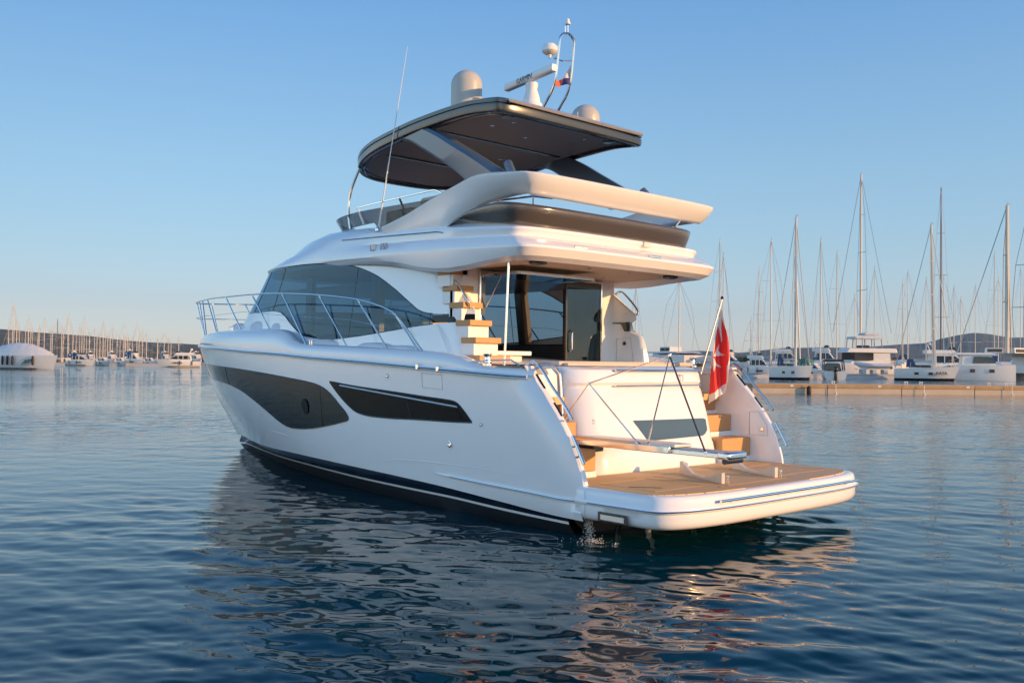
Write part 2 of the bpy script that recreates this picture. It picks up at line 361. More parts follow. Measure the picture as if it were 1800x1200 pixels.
# topsides from the chine to the bulwark capping
m = MB()
for s in (1, -1):
    rows = []
    for u in US:
        row = []
        Xc = XA(.3)+u*(stemX(.3)-XA(.3)); zc = ZC(Xc)
        Xr = XA(1.95)+u*(stemX(2.4)-XA(1.95)); zr = ZR(Xr)
        row.append((Xc, s*max(0, hull_y(Xc, zc)-.05), zc-.012))
        for k in range(19):
            z = zc+(zr-zc)*k/18; row.append(hull_pt(u, z, 0, s))
        # bulwark above the rubbing strake
        zb = max(ZB(Xr), zr+.1); h = zb-zr; b = hull_y(Xr, zr); kk = min(1, b/.55); big = min(1, max(0, (Xr-8.3)/1.2)); rd = (.16+.16*big)*kk
        for (i_, f_) in ((0, .25), (.06, .55), (.22, .78), (.5, .94), (.8, .995), (1.0, 1.0)):
            row.append((Xr, s*max(0, b+.012-i_*rd), zr+f_*h))
        ins = (.16+.16*big)*kk
        row.append((Xr, s*max(0, b-ins-.05*kk), zb-.005)); row.append((Xr, s*max(0, b-ins-.09*kk), zb-.05)); row.append((Xr, s*max(0, b-ins-.10*kk), min(zb-.09, zr+.12)))
        rows.append(row)
    m.grid(rows, flip=(s < 0))
    # wing end face, rounded, and its inner cheek
    zs = [.3+(2.13-.3)*k/26 for k in range(27)]
    r2 = []
    for z in zs:
        x0 = XA(z); y0 = hull_y(x0, z) if z < 1.95 else hull_y(x0, 1.95)+.0; r2.append([(x0, s*y0, z), (x0-.02, s*(y0-.025), z), (x0-.022, s*(y0-.07), z), (x0-.01, s*2.215, z), (x0+.02, s*2.2, z), (x0+.5, s*2.2, z), (3.0, s*2.2, z)])
    top = [(2.3, s*2.31, 2.13), (2.3, s*2.28, 2.135), (2.3, s*2.24, 2.135), (2.3, s*2.215, 2.13), (2.32, s*2.2, 2.13), (2.8, s*2.2, 2.11), (3.0, s*2.2, 2.11)]
    m.grid(r2, flip=(s > 0))
    m.grid([r2[-1], [(2.3+.1*k, s*(hull_y(2.3+.1*k, 1.9)-.02), 2.132) for k in range(7)]], flip=(s > 0))
hull = m.build('hull', WHITE, yacht, angle=32)

# foredeck and side decks
m = MB(); rows = []
for i in range(50):
    X = 3.0+14.2*i/49; zr = ZR(X); b = max(0, hull_y(X, zr)-.28*min(1, hull_y(X, zr)/.55)); rows.append([(X, b*(1-k/6), zr+.13) for k in range(13)])
m.grid(rows); m.build('deck', WHITE2, yacht)

# bottom: dark stripe, white pinstripe, antifouling
def band(name, f0, f1, ma, off, n=70, inner=None):
    m = MB()
    for s in (1, -1):
        rows = []
        for i in range(n):
            X = 1.62+(13.5)*i/(n-1)
            r = []
            for k in range(5):
                z = f0(X)+(f1(X)-f0(X))*k/4
                st = stemX(max(z, -.3)); x = min(X, st) if X > 14 else X
                r.append((x, s*(max(0, hull_y(x, z) if z >= 0 else WL(x/stemX(z)*14.9)*(1+z*.9))+off), z))
            rows.append(r)
        m.grid(rows, flip=(s < 0))
    return m.build(name, ma, yacht)
PT = spline([(0, .17), (1.7, .18), (2.9, .20), (4.1, .235), (6.3, .25), (8.5, .28), (11, .25), (13.5, .16), (15.3, .12)])
band('boot_stripe', lambda X: PT(X), lambda X: ZC(X)-.012, NAVY, -.052)
band('pinstripe', lambda X: PT(X)-.035, lambda X: PT(X), WHITE2, -.048)
band('hull_bottom', lambda X: -.6, lambda X: PT(X)-.035, ANTIF, -.054)
m = MB(); m.add([(1.62, 2.2, .26), (1.62, -2.2, .26), (1.62, -1.2, -.6), (1.62, 1.2, -.6)], [(0, 1, 2, 3)])
m.build('hull_stern', ANTIF, yacht, smooth=False)

# rubbing strake with its steel strip, port and starboard
for s in (1, -1):
    p = [(X, s*(hull_y(X, ZR(X))+.02), ZR(X)) for X in [2.24+15.0*i/60 for i in range(61)]]
    q = [(X, s*(hull_y(X, ZR(X))+.045), ZR(X)+.006) for X in [2.24+15.0*i/60 for i in range(61)]]
    st = MB().tube(p, .035, 8).build('rubbing_strake', WHITE, yacht)
    MB().tube(q, .015, 6).build('steel_strip', CHROME, st)
    sk = spline([(1.25, .46), (1.6, .47), (2.13, .49), (3.02, .51), (3.95, .54), (4.33, .56)])
    p = [(1.25+i*.1, s*(hull_y(1.25+i*.1, sk(1.25+i*.1))+.008), sk(1.25+i*.1)) for i in range(31)]
    MB().tube(p, [.024]*27+[.02, .015, .01, .004], 8).build('lower_strake', WHITE, yacht)
    MB().tube([(a, b+s*.022, c+.004) for a, b, c in p[:27]], .008, 6).build('lower_steel_strip', CHROME, yacht)

# moulded crease lines along the topsides
for s in (1, -1):
    cr = smooth_path([on_hull(X, z, -.003, s) for X, z in [(5.9, .5), (5.61, .6), (5.16, .66), (4.56, .69), (3.49, .71), (2.55, .69), (1.79, .63)]], 6)
    MB().tube(cr, [.002+.007*math.sin(math.pi*i/(len(cr)-1)) for i in range(len(cr))], 6).build('moulded_crease', WHITE, yacht)
    cr = smooth_path([on_hull(X, z, -.006, s) for X, z in [(12.6, .93), (11.35, .85), (9.9, .82), (8.52, .76), (7.25, .63), (5.9, .5)]], 5)
    MB().tube(cr, .006, 6).build('moulded_crease', WHITE, yacht)

# hull glazing: columns between an upper and a lower curve laid on the hull side
def patch(name, top, bot, x0, x1, ma, off, s, nx=70, nz=10, parent=None):
    m = MB(); tf = spline(sorted(top)); bf = spline(sorted(bot)); rows = []
    for i in range(nx):
        t = i/(nx-1); t = .5-.5*math.cos(math.pi*t); X = x0+(x1-x0)*t; a, b = bf(X), tf(X)
        if b-a < .004: b = a+.004
        rows.append([on_hull(X, a+(b-a)*k/nz, off, s) for k in range(nz+1)])
    m.grid(rows, flip=(s < 0)); return m.build(name, ma, parent or yacht)
T1 = [(6.50, 1.24), (6.55, 1.30), (6.77, 1.45), (7.04, 1.62), (7.2, 1.69), (7.4, 1.745), (7.63, 1.78), (8.35, 1.84), (9.53, 1.92), (11.41, 2.0), (14.0, 2.05), (15.6, 2.06)]
B1 = [(6.50, 1.22), (6.55, 1.185), (6.67, 1.16), (7.28, 1.05), (7.96, .965), (8.3, .945), (8.61, .94), (8.99, 1.0), (9.63, 1.21), (10.23, 1.40), (10.8, 1.54), (11.77, 1.65), (13.5, 1.70), (15.6, 1.72)]
T2 = [(3.32, 1.345), (3.46, 1.47), (3.61, 1.58), (3.68, 1.61), (3.8, 1.625), (4.37, 1.655), (5.06, 1.695), (6.33, 1.765), (7.04, 1.82)]
B2 = [(3.32, 1.335), (3.8, 1.32), (4.5, 1.31), (5.39, 1.29), (5.8, 1.292), (5.96, 1.30), (6.23, 1.335), (6.49, 1.44), (6.76, 1.60), (7.04, 1.805)]
def inset(tab, dz, dx=0): return [(x, z+dz) for x, z in tab]
for s in (1, -1):
    g = patch('hull_window', T1, B1, 6.50, 15.6, HGLASS, .006, s)
    pl = [on_hull(7.9+.115*math.cos(q), 1.36+.135*math.sin(q), .010, s) for q in [2*math.pi*k/28 for k in range(28)]]
    MB().prism(pl, [(a, b+s*.012, c) for a, b, c in pl]).build('porthole_ring', PGLASS, g)
    for xx in (7.35, 11.6):
        tf = spline(T1); bf = spline(B1)
        MB().tube([on_hull(xx, bf(xx)+(tf(xx)-bf(xx))*k/8, .007, s) for k in range(9)], .005, 5).build('window_seam', BLACK, g)
    f = patch('hull_window_frame', T2, B2, 3.32, 7.04, PGLASS, .006, s)
    patch('pane', [(3.5, 1.36), (3.62, 1.47), (3.72, 1.53), (4.4, 1.565), (5.06, 1.61), (6.33, 1.69), (6.86, 1.75)], [(3.5, 1.355), (4.5, 1.345), (5.39, 1.33), (5.8, 1.33), (6.1, 1.35), (6.35, 1.43), (6.6, 1.56), (6.86, 1.745)], 3.5, 6.86, PGLASS, .012, s, parent=f)
    for TT, BB, x0, x1, par in ((T1, B1, 6.505, 15.55, g), (T2, B2, 3.325, 7.03, f)):
        tf = spline(sorted(TT)); bf = spline(sorted(BB)); xs = [x0+(x1-x0)*(.5-.5*math.cos(math.pi*i/60)) for i in range(61)]
        MB().tube([on_hull(x, tf(x), .004, s) for x in xs]+[on_hull(x, bf(x), .004, s) for x in xs[::-1]], .009, 5, closed=True).build('window_seal', BLACK, par)
    rail = [(X, 1.50+(X-3.6)*.0715) for X in [3.62+i*.22 for i in range(15)]]
    MB().tube([on_hull(X, z+.035, .012, s) for X, z in rail], .016, 6).build('window_trim', ALU, f)
    MB().tube([on_hull(4.86-.14*k/6, 1.61-.26*k/6, .014, s) for k in range(7)], .008, 5).build('window_seam', BLACK, f)
    # small fittings on the topside
    for nm, X, z, r in (('hull_light', 5.34, 1.94, .03), ('drain', 3.83, 1.0, .045), ('drain', 3.12, 1.32, .022)):
        T = Matrix.Translation(on_hull(X, z, .004, s)) @ Matrix.Rotation(-s*math.pi/2, 4, 'X')
        MB().lathe([(r, 0), (r, .012), (r*.7, .018), (r*.55, .008), (.001, .006)], T=T, n=16).build(nm, CHROME, yacht)
    hp = [on_hull(x, z, .003, s) for x, z in ((4.46, 2.0), (4.44, 1.79), (3.96, 1.77), (3.98, 1.98))]
    MB().tube(hp+[hp[0]], .0035, 5).build('fuel_hatch', LTGREY, yacht)
    for xx in (4.5, 4.01):
        MB().box(xx-.03, xx+.03, min(s*2.45, s*2.49), max(s*2.45, s*2.49), ZR(xx)-.035, ZR(xx)+.05).build('strake_joint', CHROME, yacht, bevel=.01)

# ---------------------------------------------------------------- ring loops used by platform, decks and roofs
def ring(W, xa, ba, na, xs, af, nf, z, nA=18, nS=14, nF=22, wf=None):
    """half outline aft centre -> port -> front centre, mirrored; z is a number or a function of x"""
    h = []
    for i in range(nA+1):
        q = math.pi/2*i/nA; h.append((xa+ba*(1-max(0, math.cos(q))**(2/na)), W*math.sin(q)**(2/na)))
    for i in range(1, nS):
        h.append((xa+ba+(xs-xa-ba)*i/nS, W))
    for i in range(nF+1):
        q = math.pi/2*i/nF; h.append((xs+af*math.sin(q)**(2/nf), W*max(0, math.cos(q))**(2/nf)))
    if wf: h = [(x, y*wf(x)) for x, y in h]
    zf = z if callable(z) else (lambda x: z)
    a = [(x, y, zf(x)) for x, y in h]; b = [(x, -y, zz) for x, y, zz in a[1:-1]][::-1]
    return a+b

# ---------------------------------------------------------------- swim platform
ZP = .655
def pring(ins, z): return ring(2.32-ins, -.12+ins, 0.56-ins*.4, 3.6, 1.25, .25, 8, z, nF=8, wf=lambda x: 1-.022*max(0, (1.25-x)/1.3))
m = MB()
prof = [(.14, ZP-.006), (.10, ZP), (.06, ZP-.003), (.03, ZP-.022), (.018, ZP-.05), (.010, ZP-.13), (-.008, ZP-.145), (-.012, ZP-.16), (-.012, ZP-.185), (-.006, ZP-.198), (.006, ZP-.208), (.006, ZP-.30), (.02, ZP-.35), (.05, ZP-.385), (.09, ZP-.394), (.5, ZP-.395), (1.6, ZP-.395)]
rows = [pring(a, b) for a, b in prof]
m.grid(rows, True); plat = m.build('swim_platform', WHITE, yacht, angle=50)
m = MB(); r0 = pring(.14, ZP-.01); m.f.append(tuple(range(len(r0)))); m.v += r0; m.m.append(0); m.build('platform_core', WHITE2, plat, smooth=False)
m = MB(); tk = [p for p in ring(2.20, .0, .55, 3.2, 1.9, .05, 8, ZP+.006, nF=8)]
m.prism(tk, [(x, y, z-.012) for x, y, z in tk]); m.build('teak_deck', TEAK, yacht, smooth=False)
# dark drainage slots and lift outlines let into the teak
for p, q in (((.62, 1.62), (.93, 1.88)), ((.25, 1.2), (.28, .92)),):
    MB().box(min(p[0], q[0]), max(p[0], q[0]), min(p[1], q[1]), min(p[1], q[1])+.03, ZP+.004, ZP+.009).build('teak_slot', BLACK, yacht) if p[0] < .3 else \
    MB().tube([(p[0], p[1], ZP+.006), (q[0], q[1], ZP+.006)], .006, 5).build('teak_slot', BLACK, yacht)
for x0, x1, y0, y1 in ((.25, 1.5, -.55, .75), (.45, 1.35, -1.9, -.8), (.45, 1.35, 1.05, 1.95)):
    MB().tube([(x0, y0, ZP+.006), (x1, y0, ZP+.006), (x1, y1, ZP+.006), (x0, y1, ZP+.006)], .004, 4, closed=True).build('teak_margin', TREAD, yacht)
MB().tube([p for p in ring(2.345, -.145, .62, 3.2, 1.2, .05, 8, ZP-.17, wf=lambda x: 1-.022*max(0, (1.25-x)/1.3)) if p[0] < 1.2 and p[1] > -2.34][:], .009, 6)
def half(path, xm):
    n = len(path); k = [p for p in path if p[0] < xm]
    st = sorted([p for p in k if p[1] < 0], key=lambda p: (-p[0] if abs(p[1]) > 1.9 else -9-p[1]*0))
    return k
ring_full = ring(2.335, -.135, .56, 3.6, 1.25, .25, 8, ZP-.17, wf=lambda x: 1-.022*max(0, (1.25-x)/1.3))
nh = len(ring_full)
aft = [p for p in (ring_full[::-1])]
k0 = [i for i, p in enumerate(ring_full) if p[0] < 1.2 and p[1] >= 0]; prt = [ring_full[i] for i in k0]
strip = [(x, -y, z) for x, y, z in prt[::-1]][:-1]+prt
st = MB().tube(strip, .012, 8).build('platform_fender_strip', WHITE, yacht)
MB().tube([(x-.012, y*1.006, z) for x, y, z in strip], .009, 6).build('steel_strip', CHROME, st)
# long grab rail on the platform edge
hr = [(-.15+.055*(abs(y)/2.0)**3, y, ZP-.085) for y in [1.45-.25*i for i in range(14)]]
gr = MB().tube(hr, .017, 8).build('platform_grab_rail', CHROME, yacht)
for i in (1, 5, 9, 12): MB().tube([hr[i], (hr[i][0]+.05, hr[i][1], ZP-.12)], .012, 6).build('bracket', CHROME, gr)
# lower side of the platform pod with its recessed light unit
for s in (1, -1):
    y = s*2.318
    m = MB(); m.box(.55, 1.02, min(y, y+s*.012), max(y, y+s*.012), .285, .40); lu = m.build('side_light_recess', BLACK, yacht, bevel=.006)
    MB().box(.60, .97, min(y, y+s*.02), max(y, y+s*.02), .31, .37).build('steel_plate', ALU, lu)
    MB().tube([(1.24, y*1.002, .27), (1.24, y*1.002, ZP-.02)], .003, 5).build('moulding_seam', LTGREY, yacht)
# trim tabs and struts below the platform
for y in (1.75, 1.15, .2, -.5, -1.3, -1.8):
    MB().tube([(1.1, y, .28), (1.2, y, .12), (1.25, y, -.25)], [.03, .035, .05], 8).build('platform_strut', BLACK if y != 1.15 else ALU, yacht)

# chocks for the tender
for x0, y0, rz in ((1.42, .20, 155.5), (1.36, -.94, 155)):
    e = MB(); prof = [(0, 0), (0, .17), (.04, .18), (.16, .12), (.36, .045), (.66, .035), (.86, .07), (1.00, .13), (1.13, .14), (1.13, 0)]
    T = Matrix.Translation((x0, y0, ZP+.006)) @ Matrix.Rotation(R(rz), 4, 'Z')
    e.prism([T @ Vector((a, .025, b)) for a, b in prof], [T @ Vector((a, -.025, b)) for a, b in prof])
    ck = e.build('tender_chock', OFFW, yacht, bevel=.006)
    for k in (1.10, .02):
        q = T @ Vector((k, .085, 0))
        MB().lathe([(.022, 0), (.022, .04), (.010, .045), (.010, .07), (.024, .08), (.024, .105)], c=(q.x, q.y, ZP+.006), n=10).build('chock_clamp', CHROME, ck)
# ---------------------------------------------------------------- transom, garage, cockpit
def trow(z, X, W=1.42, r=.36, rs=.16):
    p = [(3.4, W), (X+r, W)]
    for k in range(1, 9): q = math.pi/2*k/8; p.append((X+r-r*math.sin(q), W-r+r*math.cos(q)))
    for k in range(1, 8):
        y = (W-r)*(1-k/4.0) if k < 8 else 0
        p.append((X-.03*(1-(y/(W-r))**2), y if y > -(W-rs) else -(W-rs)))
    for k in range(1, 9): q = math.pi/2*k/8; p.append((X+rs-rs*math.cos(q), -(1.48-rs)-rs*math.sin(q)))
    p.append((3.4, -1.48)); return [(x, y, z) for x, y in p]
m = MB()
tz = [(.65, 1.97), (.80, 1.98), (.98, 2.02), (1.02, 2.05), (1.4, 2.14), (1.78, 2.26), (1.83, 2.30), (1.86, 2.30), (1.90, 2.27), (2.02, 2.30), (2.08, 2.34), (2.115, 2.42), (2.13, 2.55)]
m.grid([trow(z, x) for z, x in tz]); k = trow(2.135, 2.6); m.add(k, [tuple(range(len(k)))])
tr = m.build('transom', WHITE, yacht, angle=30)
# dark glass across the garage door
def tx(z): return spline(tz)(z)
def tplane(y, z, off=-.012): return (tx(z)-.03*(1-(y/1.06)**2 if abs(y) < 1.06 else 0)+off, y, z)
gl = [(.42, 1.36), (-1.28, 1.33), (-1.30, 1.15), (-1.24, 1.09), (.18, 1.07), (.30, 1.16)]
def densify(poly, n=8):
    o = []
    for i, p in enumerate(poly):
        q = poly[(i+1) % len(poly)]
        for k in range(n): o.append((p[0]+(q[0]-p[0])*k/n, p[1]+(q[1]-p[1])*k/n))
    return o
m = MB(); rows = []
tzs = spline(tz)
for i in range(25):
    y = .42-1.72*i/24; zt = 1.365-.02*i/24; zb = max(1.065+.02*i/24, (1.365-(.42-y)*1.25) if y > .18 else 0)
    if i == 24: zb = 1.17; zt = 1.33
    elif i == 23: zb = 1.11
    if zb > zt-.01: zb = zt-.01
    rows.append([(tzs(zb+(zt-zb)*k/6)-.03*max(0, 1-(y/1.06)**2)-.012, y, zb+(zt-zb)*k/6) for k in range(7)])
m.grid(rows); m.build('garage_window', TGLASS, yacht)
for z, y0, y1, r in ((2.075, .62, -1.42, .018), (1.855, .66, -1.36, .013)):
    MB().tube([(tzs(z)-.045-.03*max(0, 1-(yy/1.06)**2), yy, z) for yy in [y0+(y1-y0)*k/16 for k in range(17)]], r, 8).build('transom_rail', CHROME, yacht)
# crown emblem and the faint lettering on the garage door
def on_tr(y, z): return (tzs(z)-.03*max(0, 1-(y/1.06)**2)-.006, y, z)
cw = [(-.05, .06), (-.075, -.05), (.075, -.05), (.05+.0, .06)]
pts = [(.085, .05), (.06, -.045), (-.06, -.045), (-.085, .05), (-.05, .035), (-.03, .055), (0, .02), (.03, .055), (.05, .035), (.085, .05)]
MB().tube([on_tr(-.86+a, 1.96+b) for a, b in pts], .004, 5).build('crown_emblem', LTGREY, yacht)
MB().tube([on_tr(-.86, 1.915+.11*k/3) for k in range(4)], .003, 5).build('crown_emblem', LTGREY, yacht)
# cap of the aft sofa
m = MB(); m.box(2.85, 3.5, -1.95, 1.18, 2.135, 2.20); m.build('sofa_cap', CUSH, yacht, bevel=.02)
m = MB(); m.box(2.75, 2.85, -1.35, 1.1, 2.13, 2.175); m.build('sofa_cushion', CUSH, yacht, bevel=.015)
# cockpit floor, side coamings
m = MB(); m.box(2.5, 4.4, -2.2, 2.2, 1.60, 1.70); m.build('cockpit_floor', TEAK, yacht)
# steps either side of the transom
for s, ya, yb in ((1, 1.42, 2.195), (-1, 1.44, 2.195)):
    for x0, z0, z1, x1 in ((1.90, .74, 1.03, 2.30), (2.27, 1.11, 1.37, 2.62), (2.58, 1.43, 1.69, 3.0)):
        y0, y1 = sorted((s*ya, s*yb))
        b = MB().box(x0, x1+.1, y0, y1, z0, z1).build('platform_step', TREAD, yacht, bevel=.012)
        MB().box(x0-.015, x1+.1, y0-.001, y1+.001, z0-.09, z0-.003).build('step_riser', WHITE2, b)
# locker lid on the starboard cheek
lk = [(1.92, 1.43), (1.75, 1.44), (1.60, 1.24), (1.58, 1.07), (1.92, 1.07)]
for s in (-1,):
    l_ = MB().tube([(a, s*2.196, b) for a, b in lk], .004, 5, closed=True).build('cheek_locker', LTGREY, yacht)
    MB().lathe([(.03, 0), (.03, .01), (.001, .012)], T=Matrix.Translation((1.68, s*2.19, 1.16)) @ Matrix.Rotation(-math.pi/2, 4, 'X'), n=14).build('locker_latch', CHROME, l_)
# curved gate on the port side of the transom
gp = smooth_path([(2.62, 1.98, 2.10), (2.60, 1.75, 2.145), (2.6, 1.56, 2.13), (2.58, 1.45, 2.05), (2.56, 1.43, 1.9), (2.52, 1.43, 1.45)], 5)
ga = MB().tube(gp, .022, 8).build('gate_frame', CHROME, yacht)
m = MB(); m.prism([(2.6, 1.92, 2.08), (2.6, 1.58, 2.09), (2.6, 1.47, 2.0), (2.58, 1.46, 1.66), (2.6, 1.92, 1.72)], [(2.63, 1.92, 2.08), (2.63, 1.58, 2.09), (2.63, 1.47, 2.0), (2.61, 1.46, 1.66), (2.63, 1.92, 1.72)])
m.build('gate_panel', WHITE2, ga)
# rails down the two wings and the mooring posts
for s in (1, -1):
    w_ = [(2.33, 2.17), (2.16, 2.06), (1.98, 1.86), (1.78, 1.66), (1.60, 1.45)]
    rp = smooth_path([(x-.07, s*2.255, z+.02) for x, z in w_], 4)
    wr = MB().tube(rp, .020, 8).build('wing_rail', CHROME, yacht)
    MB().tube([rp[0], (2.40, s*2.255, 2.12)], .018, 8).build('rail_foot', CHROME, wr)
    MB().tube([(1.58, s*2.255, 1.47), (1.72, s*2.255, 1.43)], .012, 6).build('rail_foot', CHROME, wr)
    sl = [(2.2, 2.02), (2.02, 1.84), (1.86, 1.66), (1.72, 1.50)]
    for k in (0, 2):
        a, b = sl[k], sl[k+1]
        MB().tube([(XA(a[1])-.024, s*2.25, a[1]), (XA(b[1])-.024, s*2.25, b[1])], .016, 6).build('scupper_slot', BLACK, yacht)
    mp = MB().tube([(1.30, s*2.28, .93), (1.42, s*2.28, 1.14), (1.50, s*2.28, 1.27)], .024, 8).build('fairlead_bar', CHROME, yacht)
    for k in (0, 1): MB().tube([(1.36+.07*k, s*2.28, 1.03+.12*k), (1.50+.07*k, s*2.26, .99+.12*k)], .016, 6).build('fairlead_post', CHROME, mp)

# passerelle folded out over the platform, with its stowed stanchions
pas = empty('passerelle'); pas.parent = yacht
m = MB(); m.box(.55, 2.6, 1.12, 1.46, 1.145, 1.185); m.build('walkway', ALU, pas, bevel=.008)
m = MB(); m.box(-.10, .75, 1.15, 1.43, 1.10, 1.14); m.build('inner_walkway', LTGREY, pas, bevel=.006)
for y in (1.10, 1.48): MB().box(.60, 2.45, y-.025, y+.025, 1.07, 1.16).build('side_beam', CHROME, pas, bevel=.012)
for y in (1.14, 1.44): MB().box(-.15, .85, y-.018, y+.018, 1.07, 1.13).build('side_beam', CHROME, pas, bevel=.01)
MB().box(-.26, -.08, 1.10, 1.48, 1.06, 1.15).build('end_housing', CHROME, pas, bevel=.03)
MB().tube([(-.18, 1.12, 1.04), (-.18, 1.46, 1.04)], .035, 12).build('roller', BLACK, pas)
MB().box(1.95, 2.25, 1.2, 1.4, .98, 1.08).build('hinge_block', BLACK, pas, bevel=.02)
for pth in ([(2.45, 1.48, 1.40), (2.02, 1.44, 1.90), (1.08, 1.48, 1.13)], [(2.02, 1.44, 1.90), (.67, 1.42, 2.28), (.98, 1.46, 1.14)], [(.67, 1.42, 2.28), (.10, 1.44, 1.12)]):
    MB().tube(pth, .0115, 7).build('stanchion', DARKPOLE if len(pth) == 2 else CHROME, pas)
for c in ((2.02, 1.44, 1.90), (.67, 1.42, 2.28), (1.08, 1.48, 1.12), (.98, 1.46, 1.13), (.10, 1.44, 1.12)):
    MB().lathe([(.004, -.022), (.02, -.015), (.022, 0), (.02, .015), (.004, .022)], c=c, n=10).build('joint', CHROME, pas)
# sliding in of detail on the transom: tie-down eye
MB().tube([(2.06+.02*math.cos(q), 1.30, 1.38+.03*math.sin(q)) for q in [k*.7 for k in range(9)]], .006, 5).build('pad_eye', CHROME, yacht)
# ---------------------------------------------------------------- superstructure
def Wside(z): return 1.95-.155*(z-2.5) if z < 3.7 else 1.764-.10*(z-3.7)
def nose(z): return 13.0-(z-3.15)*1.15
def sup(p, z, s=1):
    """point on the cabin side: p in 0..1 runs from the aft end to XS along the side, 1..2 round the front to the centre line"""
    xaf = XAF if s > 0 else XAS; XS = 9.0; W = Wside(z); a = nose(z)-XS
    if p <= 1: x = xaf(z)+p*(XS-xaf(z)); y = W
    else:
        q = (p-1)*math.pi/2; x = XS+a*max(0, math.sin(q))**(2/2.5); y = W*max(0, math.cos(q))**(2/2.5)
    # round the aft end in towards the stairs
    d = (x-xaf(z))/.30
    if d < 1: y -= .16*(1-max(0, d))**2
    return Vector((x, s*y, z))
XAF = spline([(1.6, 3.88), (2.14, 3.90), (2.47, 3.98), (2.75, 4.05), (2.89, 4.08), (3.0, 4.12), (3.08, 4.18), (3.29, 4.46), (3.42, 4.66), (3.50, 4.74), (3.6, 4.66), (3.72, 4.55), (4.0, 4.55)])
XAS = spline([(1.6, 3.66), (2.14, 3.69), (2.47, 3.73), (2.66, 3.79), (2.735, 3.97), (2.88, 4.0), (2.92, 3.88), (3.02, 3.90), (3.08, 3.97), (3.29, 4.25), (3.42, 4.42), (3.5, 4.52), (3.6, 4.5), (4.0, 4.5)])
GT = spline([(4.0, 2.885), (4.4, 2.89), (5.0, 2.915), (5.25, 2.96), (5.55, 3.10), (6.1, 3.38), (6.75, 3.65), (7.45, 3.83), (8.2, 3.93), (9.4, 3.97), (12.5, 3.97)])
GB = spline([(4.0, 2.755), (4.3, 2.76), (5.1, 2.735), (6.0, 2.66), (7.0, 2.58), (7.8, 2.54), (8.7, 2.60), (9.2, 2.78), (9.8, 3.08), (10.2, 3.12), (13.5, 3.12)])
PS = [.0, .012, .025, .04, .06, .085, .12]+[.12+.88*i/34 for i in range(1, 35)]+[1+i/22 for i in range(1, 23)]
def xof(p, z): return sup(p, z).x
def ptZ(p, f, z0=3.2):
    z = z0
    for _ in range(8): z = f(xof(p, z))
    return z
def strip_(zf0, zf1, n, off=0, ps=PS, fix=None):
    m = MB()
    for s in (1, -1):
        rows = []
        for p in ps:
            za, zb = zf0(p), zf1(p); rows.append([sup(p, za+(zb-za)*k/n, s) for k in range(n+1)])
        m.grid(rows, flip=(s < 0))
    return m
lower = strip_(lambda p: 1.62 if xof(p, 2) < 4.5 else 2.2, lambda p: ptZ(p, GB), 24).build('cabin_lower_side', WHITE, yacht)
upper = strip_(lambda p: ptZ(p, GT), lambda p: max(3.87, ptZ(p, GT)+.05), 8).build('cabin_upper_side', WHITE, yacht)
# returns that close the aft edge of both sides towards the stairs
for s in (1, -1):
    rows = []
    for k in range(70):
        z = 1.62+(3.72-1.62)*k/69
        p = sup(0, z, s); rows.append([p, (p.x+.02, s*1.74, z), (p.x+.08, s*1.70, z), (max(p.x+.1, 4.43), s*1.69, z)])
    MB().grid(rows, flip=(s > 0)).build('cabin_aft_return', WHITE2, yacht)
# dark stripe end that wraps round the aft return
for s in (1, -1):
    rows = [[sup(p, z, s)+Vector((-.004 if p < .02 else 0, s*.004, 0)) for z in (2.765, 2.80, 2.84, 2.88)] for p in [0, .01, .02, .04, .06, .09, .13, .17]]
    MB().grid(rows, flip=(s < 0)).build('window_stripe_end', HGLASS, yacht)
# panes
def pane(p0, p1, s, name='side_window', n=24):
    ps = [p0+(p1-p0)*i/n for i in range(n+1)]; rows = []
    for p in ps:
        za, zb = ptZ(p, GB), ptZ(p, GT); rows.append([sup(p, za+(zb-za)*k/10, s)-Vector((0, s*.012, 0)) for k in range(11)])
    return MB().grid(rows, flip=(s < 0)).build(name, GLASS, yacht)
seams = [.17, .45, .70, .96, 1.33, 1.999]
for s in (1, -1):
    for i in range(5): pane(seams[i], seams[i+1], s, 'side_window' if i < 4 else 'windscreen')
    for x in (7.25, 4.98):
        za, zb = GB(x), GT(x); MB().tube([(x, s*(Wside(za+(zb-za)*k/8)-.013), za+(zb-za)*k/8) for k in range(9)], .007, 6).build('window_seam', BLACK, yacht)
    for p in (1.14, 1.33):
        za, zb = ptZ(p, GB), ptZ(p, GT); MB().tube([sup(p, za+(zb-za)*k/10, s)-Vector((0, s*.014, 0)) for k in range(11)], .010, 6).build('window_seam', BLACK, yacht)
    for f in (GT, GB):
        MB().tube([sup(p, ptZ(p, f), s)-Vector((0, s*.004, 0)) for p in [.17+1.82*i/70 for i in range(71)]], .009, 6).build('window_gasket', BLACK, yacht)
    # slanted interior pillars
    for x, w_, ma in ((6.72, .10, WOOD), (6.60, .07, WOODL), (8.9, .10, WOOD)):
        y = Wside(3.2)
        MB().prism([(x-w_, s*(y-.16), 2.45), (x+w_, s*(y-.16), 2.45), (x+w_, s*(y-.06), 2.45), (x-w_, s*(y-.06), 2.45)], [(x-w_+.1, s*(y-.24), 3.7), (x+w_+.1, s*(y-.24), 3.7), (x+w_+.1, s*(y-.15), 3.7), (x-w_+.1, s*(y-.15), 3.7)]).build('window_pillar', ma, yacht)
